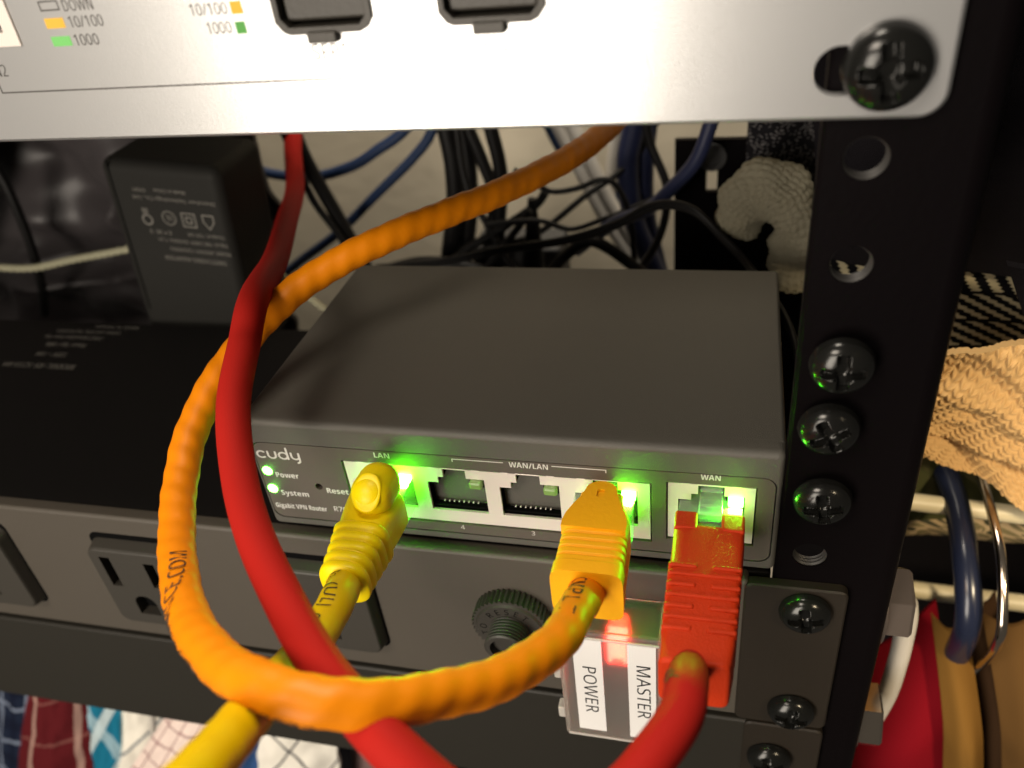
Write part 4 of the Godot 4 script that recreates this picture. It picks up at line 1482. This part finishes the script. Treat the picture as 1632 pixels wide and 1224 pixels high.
	for q in [["thick black cable lying along the router's rear edge behind the orange cable", [Vector3(-140, -92, -132), Vector3(-122, -88, -134), Vector3(-104, -90, -134), Vector3(-88, -97, -134)], 3.0],
			["black cable bunched under the thick one along the router's rear edge", [Vector3(-142, -98, -128), Vector3(-120, -96, -130), Vector3(-98, -95, -132), Vector3(-76, -101, -132)], 3.2],
			["thin black cable crossing from the bundle up to the white cable", [Vector3(-118, -92, -136), Vector3(-100, -84, -138), Vector3(-82, -80, -142), Vector3(-66, -70, -150), Vector3(-52, -62, -158), Vector3(-42, -48, -166), Vector3(-38, -24, -172)], 1.1],
			["thin black cable dipping between the bundle and the strain relief", [Vector3(-106, -30, -147), Vector3(-105, -60, -143), Vector3(-98, -76, -140), Vector3(-92, -88, -138), Vector3(-84, -96, -136)], 1.2],
			["thin black cable curling just right of the navy cables", [Vector3(-47, -26, -153), Vector3(-44, -50, -151), Vector3(-38, -66, -148), Vector3(-40, -82, -146), Vector3(-48, -96, -144)], 1.4]]:
		tube_thing("black_cable", q[0], "cable", q[1], q[2], M.cable_black, g)
	# tapered strain relief
	var b := MB.new()
	b.tube(MB.curve([Vector3(-81.6, -66.0, -140), Vector3(-82.2, -76, -140), Vector3(-83.4, -94, -140)], 10), func(s, a): return 1.4 + s * 0.1 + (0.25 if fposmod(s, 3.0) < 1.4 and s > 8.0 else 0.0), 16)
	tag(obj("cable_sleeve", b, M.cable_black), "black tapered strain relief standing up behind the router", "strain relief")
	# white twin hose
	t = thing("white_cable", "dirty white twin cable slanting down right behind the router", "cable", Vector3(-66, -90, -190), g)
	for k in 2:
		b = MB.new()
		var p := [Vector3(-90, -40, -190), Vector3(-82.3, -56.4, -190), Vector3(-76.1, -71.0, -190), Vector3(-67.4, -91.4, -190), Vector3(-56.8, -110.4, -190), Vector3(-45.7, -127.3, -190), Vector3(-36, -142, -190)]
		for i in p.size():
			p[i] += Vector3(4.6, 1.6, 0.0) * k
		b.tube(MB.curve(p, 12), func(_s, _a): return 2.7, 16)
		obj("strand", b, M.cable_white, t)
	tube_thing("white_cable", "short white cord hanging between the slanting white cable and the navy cable", "cable", [Vector3(-57, -40, -195), Vector3(-59.6, -58.7, -195), Vector3(-61.7, -70.7, -195), Vector3(-63.7, -85.8, -195), Vector3(-65, -100, -195)], 2.3, M.cable_white, g)
	tube_thing("network_cable", "blue network cable passing behind the slanting white cable", "cable", [Vector3(-94, -44, -200), Vector3(-88.1, -59.6, -200), Vector3(-81.7, -73.4, -200), Vector3(-69.1, -85.7, -198), Vector3(-58.9, -94.1, -198), Vector3(-45, -120, -198)], 2.2, M.cable_blue, g)
	tube_thing("network_cable", "thick navy cable hanging straight right of the white cable", "cable", [Vector3(-48, -28, -160), Vector3(-49.3, -47.2, -160), Vector3(-52.1, -62.1, -160), Vector3(-50.8, -80.5, -160), Vector3(-46.2, -95.1, -160), Vector3(-38, -116, -160)], 3.8, M.cable_navy, g)
	tube_thing("network_cable", "slimmer dark navy cable beside the thick navy cable", "cable", [Vector3(-43, -30, -165), Vector3(-45.1, -49.0, -165), Vector3(-46.6, -64.2, -165), Vector3(-46.3, -82.7, -165), Vector3(-41.4, -107.9, -165)], 3.0, M.cable_navy, g)
	tube_thing("network_cable", "blue network cable slanting down left from the black bracket", "cable", [Vector3(-19, -20, -120), Vector3(-23.5, -34.4, -120), Vector3(-27.5, -46.0, -120), Vector3(-34.6, -55.3, -122), Vector3(-42.4, -63.6, -125), Vector3(-52.5, -69.1, -128), Vector3(-66, -80, -130)], 2.1, M.cable_navy, g)
	# wall bracket with a keyhole
	t = thing("wall_bracket", "black bracket plate with a keyhole left of the rolled fleece", "bracket", Vector3(-20, -93, -140))
	b = MB.new()
	var key := PackedVector2Array()
	for k in 21:
		var a := deg_to_rad(-60.0 + 300.0 * k / 20)
		key.append(Vector2(-23.4, -52.3) + Vector2(cos(a), sin(a)) * 3.2)
	key.append(Vector2(-25.0, -62.0)); key.append(Vector2(-21.8, -62.0))
	b.ring(rect(-34.6, -190, 14, -45.5), key, Vector2(-23.4, -53.0), -135)
	b.walls(key, -137, -135, true)
	b.walls(rect(-34.6, -190, 14, -45.5), -137, -135)
	obj("plate", b, M.rail_black, t)
	b = MB.new()
	b.lathe(Vector3(-23.6, -51.0, -134.9), [[4.4, 0.0], [4.2, 0.5], [2.6, 0.6], [2.4, 0.0], [0, 0.0]], 28)
	obj("washer", b, M.chassis_dark, t)
	b = MB.new()
	b.rbox(Vector3(-92, -100, -158), Vector3(33, 22, 18), 1.5, 3)
	tag(obj("power_brick", b, M.chassis_dark), "dark grey power brick just showing over the router's rear edge", "power brick")


func left_background() -> void:
	var fn := FastNoiseLite.new()
	fn.seed = 12
	fn.frequency = 1.0
	fn.fractal_octaves = 2
	fn.fractal_gain = 0.3
	var b := MB.new()
	b.cloth(Vector3(-330, 0, -140), Vector3(-170, 0, -140), Vector3(-360, -150, -140), Vector3(-185, -150, -140), 90, 90, func(u, v):
		var w: float = u * 2.0 + v * 4.5 + 0.6 * fn.get_noise_2d(u * 3.0, v * 3.0)
		var ridge := 1.0 - absf(fposmod(w * 0.42 + 0.7 * fn.get_noise_2d(u * 1.6 + 5.0, v * 2.6), 1.0) * 2.0 - 1.0)
		return 9.0 * ridge * ridge + 11.0 * fn.get_noise_2d(u * 3.0, v * 4.5), 2.0)
	tag(obj("leather_jacket", b, M.leather), "creased shiny black leather jacket hanging left of the power adapter", "jacket")
	b = MB.new()
	b.cloth(Vector3(-300, -10, -122), Vector3(-257, -20, -122), Vector3(-320, -100, -122), Vector3(-280, -54, -122), 30, 30, func(u, v): return 5.0 * sin(u * 3.0) + 2.0 * fn.get_noise_2d(u * 6.0, v * 6.0), 2.5)
	tag(obj("hanging_garment", b, M.cloth_pinkish), "dull pink garment edge at the far left above the leather jacket", "garment")
	b = MB.new()
	var path := MB.curve([Vector3(-306, -79, -112), Vector3(-294.4, -80.2, -112), Vector3(-282.7, -80.1, -112), Vector3(-265.7, -80.1, -112), Vector3(-247.7, -77.0, -113), Vector3(-227.7, -73.8, -114), Vector3(-205, -71, -118)], 30)
	b.tube(path, func(s, a): return 1.25 + 0.22 * sin(a * 3.0 + s * 2.2), 18)
	tag(obj("braided_string", b, M.rope), "pale braided string stretched level across the leather jacket", "string")
	tube_thing("thin_cable", "thin dark cord hanging before the leather jacket at far left", "cable", [Vector3(-266, -25, -118), Vector3(-267.6, -40.0, -118), Vector3(-266.4, -51.5, -118), Vector3(-267.7, -71.1, -118), Vector3(-271.5, -89.5, -118), Vector3(-277, -104, -118)], 1.7, M.cable_black)
	b = MB.new()
	path = MB.curve([Vector3(-166, -80.5, -113), Vector3(-159.2, -83.9, -110), Vector3(-150.7, -86.9, -105), Vector3(-143.3, -88.5, -100), Vector3(-138, -92, -96)], 24)
	b.tube(path, func(s, a): return 1.1 + 0.2 * sin(a * 3.0 + s * 2.2), 18)
	tag(obj("braided_string", b, M.rope), "short piece of pale string between the red cable and the router", "string")


func right_background() -> void:
	var fn := FastNoiseLite.new()
	fn.seed = 5
	fn.frequency = 1.0
	fn.fractal_octaves = 2
	var b := MB.new()
	# dark coats at the upper right
	b.cloth(Vector3(-12, 60, -74), Vector3(140, 60, -50), Vector3(4, -50, -74), Vector3(140, -74, -60), 40, 40, func(u, v): return 4.0 * sin(u * 11.0 + v) + 3.0 * fn.get_noise_2d(u * 3.0, v * 3.0), 3.0)
	tag(obj("dark_coat", b, M.cloth_black), "black coat hanging at the upper right beside the rail", "coat")
	b = MB.new()
	b.cloth(Vector3(5, -44, -84), Vector3(49, -49, -74), Vector3(5, -90, -88), Vector3(59, -87, -80), 40, 40, func(u, v): return 2.0 * sin(u * 5.0), 2.0, Vector2(1.7, 1.6))
	tag(obj("striped_scarf", b, M.tweed), "black scarf with broken cream stripes above the knitted sweater", "scarf")
	b = MB.new()
	b.cloth(Vector3(39, -46, -58), Vector3(84, -46, -56), Vector3(49, -67, -60), Vector3(86, -66, -60), 30, 30, func(u, v): return 5.0 * sin(u * 3.1), 2.0)
	tag(obj("dark_garment", b, M.cloth_black), "black garment fold hiding the right part of the striped scarf", "garment")
	# cable-knit sweater, stitches modelled
	b = MB.new()
	b.cloth(Vector3(8, -71.0, -62), Vector3(62, -59.0, -50), Vector3(10, -88.0, -60), Vector3(72, -119.5, -54), 300, 260, func(u, v):
		var x: float = u * 60.0
		var y: float = v * 46.0
		# stitches: pairs of slanting loops in columns
		var a := 0.5 + 0.2 * sin(y * 0.06)
		var sx: float = (x * cos(a) + y * sin(a)) / 2.6
		var sy: float = (-x * sin(a) + y * cos(a)) / 2.0
		var fx := fposmod(sx, 1.0)
		var leg := absf(sin(fx * TAU))
		var slant := absf(fx - 0.5) * 1.4
		var st := 0.95 * sqrt(leg) * (0.65 + 0.35 * cos(TAU * (sy + slant)))
		# folds and raised cables
		var fold := 4.5 * sin(u * 4.0 + v * 2.2 + 0.5) + 3.0 * fn.get_noise_2d(u * 2.2, v * 2.2) * 2.0
		fold += 2.2 * maxf(0.0, sin(u * 13.0 - v * 7.0)) + 2.4 * smoothstep(0.84, 0.97, v)
		fold -= 2.6 * smoothstep(0.76, 0.82, v) * smoothstep(0.88, 0.82, v)
		return st + fold, 3.0)
	tag(obj("knit_sweater", b, M.knit_wool), "tan cable-knit sweater folded on the rod right of the rail", "sweater")
	b = MB.new()
	b.cloth(Vector3(10, -98, -76), Vector3(66, -112, -74), Vector3(10, -134, -72), Vector3(66, -132, -72), 20, 20, func(u, v): return 2.0 * sin(u * 6.0), 2.0, Vector2(2, 1))
	tag(obj("olive_garment", b, M.olive_cloth), "dark olive garment between the sweater and the upper rod", "garment")
	b = MB.new()
	b.cloth(Vector3(14, -132, -80), Vector3(90, -129, -76), Vector3(22, -143.5, -76), Vector3(92, -139.5, -74), 40, 16, func(u, v): return 5.0 * sin(v * PI) + 1.0 * sin(u * 14.0), 2.0, Vector2(2, 0.5))
	tag(obj("camouflage_garment", b, M.camo_cloth), "camouflage cloth showing just below the upper cream rod", "garment")
	# two cream shelf rods
	tube_thing("shelf_rod", "upper cream painted rod under the knitted sweater", "rod", [Vector3(10, -118.5, -65), Vector3(47, -121, -65), Vector3(120, -126, -65)], 2.35, M.cream_paint, "cream rods right of the rail", 24)
	tube_thing("shelf_rod", "lower cream painted rod behind the hanger hooks", "rod", [Vector3(10, -157.6, -70), Vector3(55, -160, -70), Vector3(140, -163, -70)], 2.5, M.cream_paint, "cream rods right of the rail", 24)
	tube_thing("coat_hanger", "navy plastic hanger hook before the lower cream rod", "hanger", [Vector3(34, -112, -100), Vector3(39, -114, -90), Vector3(43.5, -119.0, -66), Vector3(44.2, -125.4, -48), Vector3(45.2, -136.0, -40), Vector3(46.6, -153.0, -44), Vector3(45.6, -169.9, -48), Vector3(42.5, -185.4, -51)], 3.2, M.hanger_navy, "", 20)
	tube_thing("coat_hanger", "bent shiny wire hanger hook at the far right", "hanger", [Vector3(44, -106, -90), Vector3(47.4, -108.9, -75), Vector3(49.6, -115.9, -48), Vector3(50.2, -127.8, -35), Vector3(51.0, -138.3, -35), Vector3(52.0, -150.4, -40), Vector3(52.6, -167.0, -47), Vector3(52.0, -182, -52)], 1.2, M.chrome, "", 18)
	tube_thing("white_cable", "white cord hanging below the hex nut beside the rail", "cable", [Vector3(25.8, -114.5, -25), Vector3(26.6, -119.1, -25), Vector3(26.9, -126.1, -25), Vector3(27.0, -134.7, -25), Vector3(26.3, -150.0, -25), Vector3(23, -168.0, -25)], 2.3, M.cable_white, "", 20)
	for q in [["red_garment", "bright red garment at the lower right beside the rail", "cloth_red", Vector3(20.0, -178.0, -36), Vector3(43.0, -150.0, -36), Vector3(26.0, -226, -36), Vector3(56.0, -216, -36)],
			["tan_garment", "mustard garment right of the red garment", "cloth_tan", Vector3(41.0, -150.0, -31), Vector3(49.6, -150.0, -31), Vector3(50.9, -213, -31), Vector3(61.5, -210, -31)],
			["brown_garment", "dark brown garment between the mustard and the ochre garments", "cloth_brown", Vector3(48.5, -150.0, -41), Vector3(59.0, -150.0, -41), Vector3(63.5, -224, -41), Vector3(74.0, -221, -41)],
			["ochre_garment", "ochre brown garment at the lower right corner", "cloth_ochre", Vector3(53.6, -149.0, -32), Vector3(66.5, -144.0, -32), Vector3(66.1, -208, -32), Vector3(82.0, -203, -32)]]:
		b = MB.new()
		b.cloth(q[3], q[4], q[5], q[6], 24, 24, func(u, v): return 5.0 * sin(u * PI) + 0.8 * fn.get_noise_2d(u * 1.5, v * 1.5) - 22.0 * pow(1.0 - minf(v / 0.4, 1.0), 2.0), 1.0)
		tag(obj(q[0], b, M[q[2]]), q[1], "garment")
	b = MB.new()
	b.cloth(Vector3(10, -120, -110), Vector3(200, -120, -90), Vector3(10, -420, -140), Vector3(220, -420, -120), 30, 30, func(u, v): return 6.0 * sin(u * 14.0), 3.0)
	tag(obj("black_garment", b, M.cloth_black), "black clothes hanging behind the two cream rods", "garment")
	# rolled fleece and flecked knit behind the rail
	b = MB.new()
	b.tube(MB.curve([Vector3(-15.5, -55, -100), Vector3(-13.0, -48.5, -98), Vector3(-9.0, -45.0, -96), Vector3(-4.0, -46.0, -93), Vector3(-0.8, -51.0, -90), Vector3(0.4, -58.0, -89), Vector3(0.6, -66.0, -90)], 60), func(s, a): return 6.5 + 1.0 * sin(s * 0.35 + a * 2.0) + 0.5 * sin(s * 0.8 - a * 3.0) + 0.75 * sqrt(absf(sin(s * 2.1 + 0.5 * sin(a * 7.0)) * sin(a * 13.0 + 0.4 * sin(s * 1.3)))), 144)
	tag(obj("rolled_fleece", b, M.fleece), "pale rolled fleece curled up behind the rail", "fleece")
	b = MB.new()
	b.cloth(Vector3(-14, -26, -113), Vector3(12, -26, -113), Vector3(-14, -54, -118), Vector3(12, -54, -118), 20, 20, func(u, v): return 4.0 * sin(u * 7.0), 2.0, Vector2(1.2, 1.5))
	tag(obj("flecked_garment", b, M.flecked_knit), "black knit flecked with grey above the rolled fleece", "garment")


func lower_clothes() -> void:
	var fn := FastNoiseLite.new()
	fn.seed = 15
	fn.frequency = 1.0
	# hanging shirts seen under the lower rack unit: [name, label, material, corners, how far the fold bulges]
	var list := [
		["navy_plaid_shirt", "navy plaid shirt at the lower left corner", "navy_plaid", [Vector3(-279, -190, -35), Vector3(-238, -188, -35), Vector3(-361, -337, -35), Vector3(-312, -327, -35)], 6.0],
		["red_plaid_shirt", "dark red plaid shirt right of the navy plaid one", "red_plaid", [Vector3(-255, -196, -24), Vector3(-227, -186, -24), Vector3(-323, -308, -24), Vector3(-272, -293, -24)], 6.0],
		["teal_plaid_shirt", "teal shirt with white bands between red plaid and white shirts", "teal_plaid", [Vector3(-240, -195, -27), Vector3(-219, -195, -27), Vector3(-289, -307, -27), Vector3(-264, -302, -27)], 3.0],
		["striped_shirt", "white shirt with thin grey stripes right of the teal shirt", "white_stripe", [Vector3(-231, -205, -34), Vector3(-206, -207, -34), Vector3(-287, -315, -34), Vector3(-241, -300, -34)], 8.0],
		["pink_check_shirt", "pale pink checked shirt beside the yellow cable", "pink_check", [Vector3(-184, -184, -18), Vector3(-166, -187, -18), Vector3(-243, -262, -18), Vector3(-214, -269, -18)], 4.0],
		["blue_shirt", "plain blue sleeve between the yellow cable and the white checked shirt", "cloth_blue", [Vector3(-190, -215, -33), Vector3(-168, -215, -33), Vector3(-225, -295, -33), Vector3(-195, -287, -33)], 4.0],
		["white_check_shirt", "white shirt with dark window checks under the rack", "window_check", [Vector3(-181, -212, -36), Vector3(-145, -211, -36), Vector3(-210, -300, -36), Vector3(-158, -285, -36)], 7.0],
		["maroon_shirt", "dull maroon garment right of the white checked shirt", "cloth_pinkish", [Vector3(-147, -230, -50), Vector3(-118, -228, -50), Vector3(-165, -303, -50), Vector3(-128, -294, -50)], 3.0],
	]
	for q in list:
		var b := MB.new()
		var c: Array = q[3]
		var amp: float = q[4]
		b.cloth(c[0], c[1], c[2], c[3], 28, 28, func(u, v): return amp * sin(u * PI) + 2.0 * fn.get_noise_2d(u * 3.0 + amp, v * 3.0), 1.5, Vector2(1, 1))
		tag(obj(q[0], b, M[q[2]]), q[1], "shirt")
	tube_thing("wire_hanger", "grey hanger wire between the white and the pink shirts", "hanger", [Vector3(-205, -190, -22), Vector3(-209, -210, -22), Vector3(-219, -236, -22)], 1.0, M.cable_white)
	var b := MB.new()
	b.cloth(Vector3(-420, -170, -75), Vector3(-60, -170, -75), Vector3(-480, -420, -90), Vector3(-60, -420, -90), 30, 20, func(u, v): return 5.0 * sin(u * 20.0), 3.0)
	tag(obj("dark_clothes", b, M.cloth_black), "dark clothes hanging behind the row of shirts", "garment")
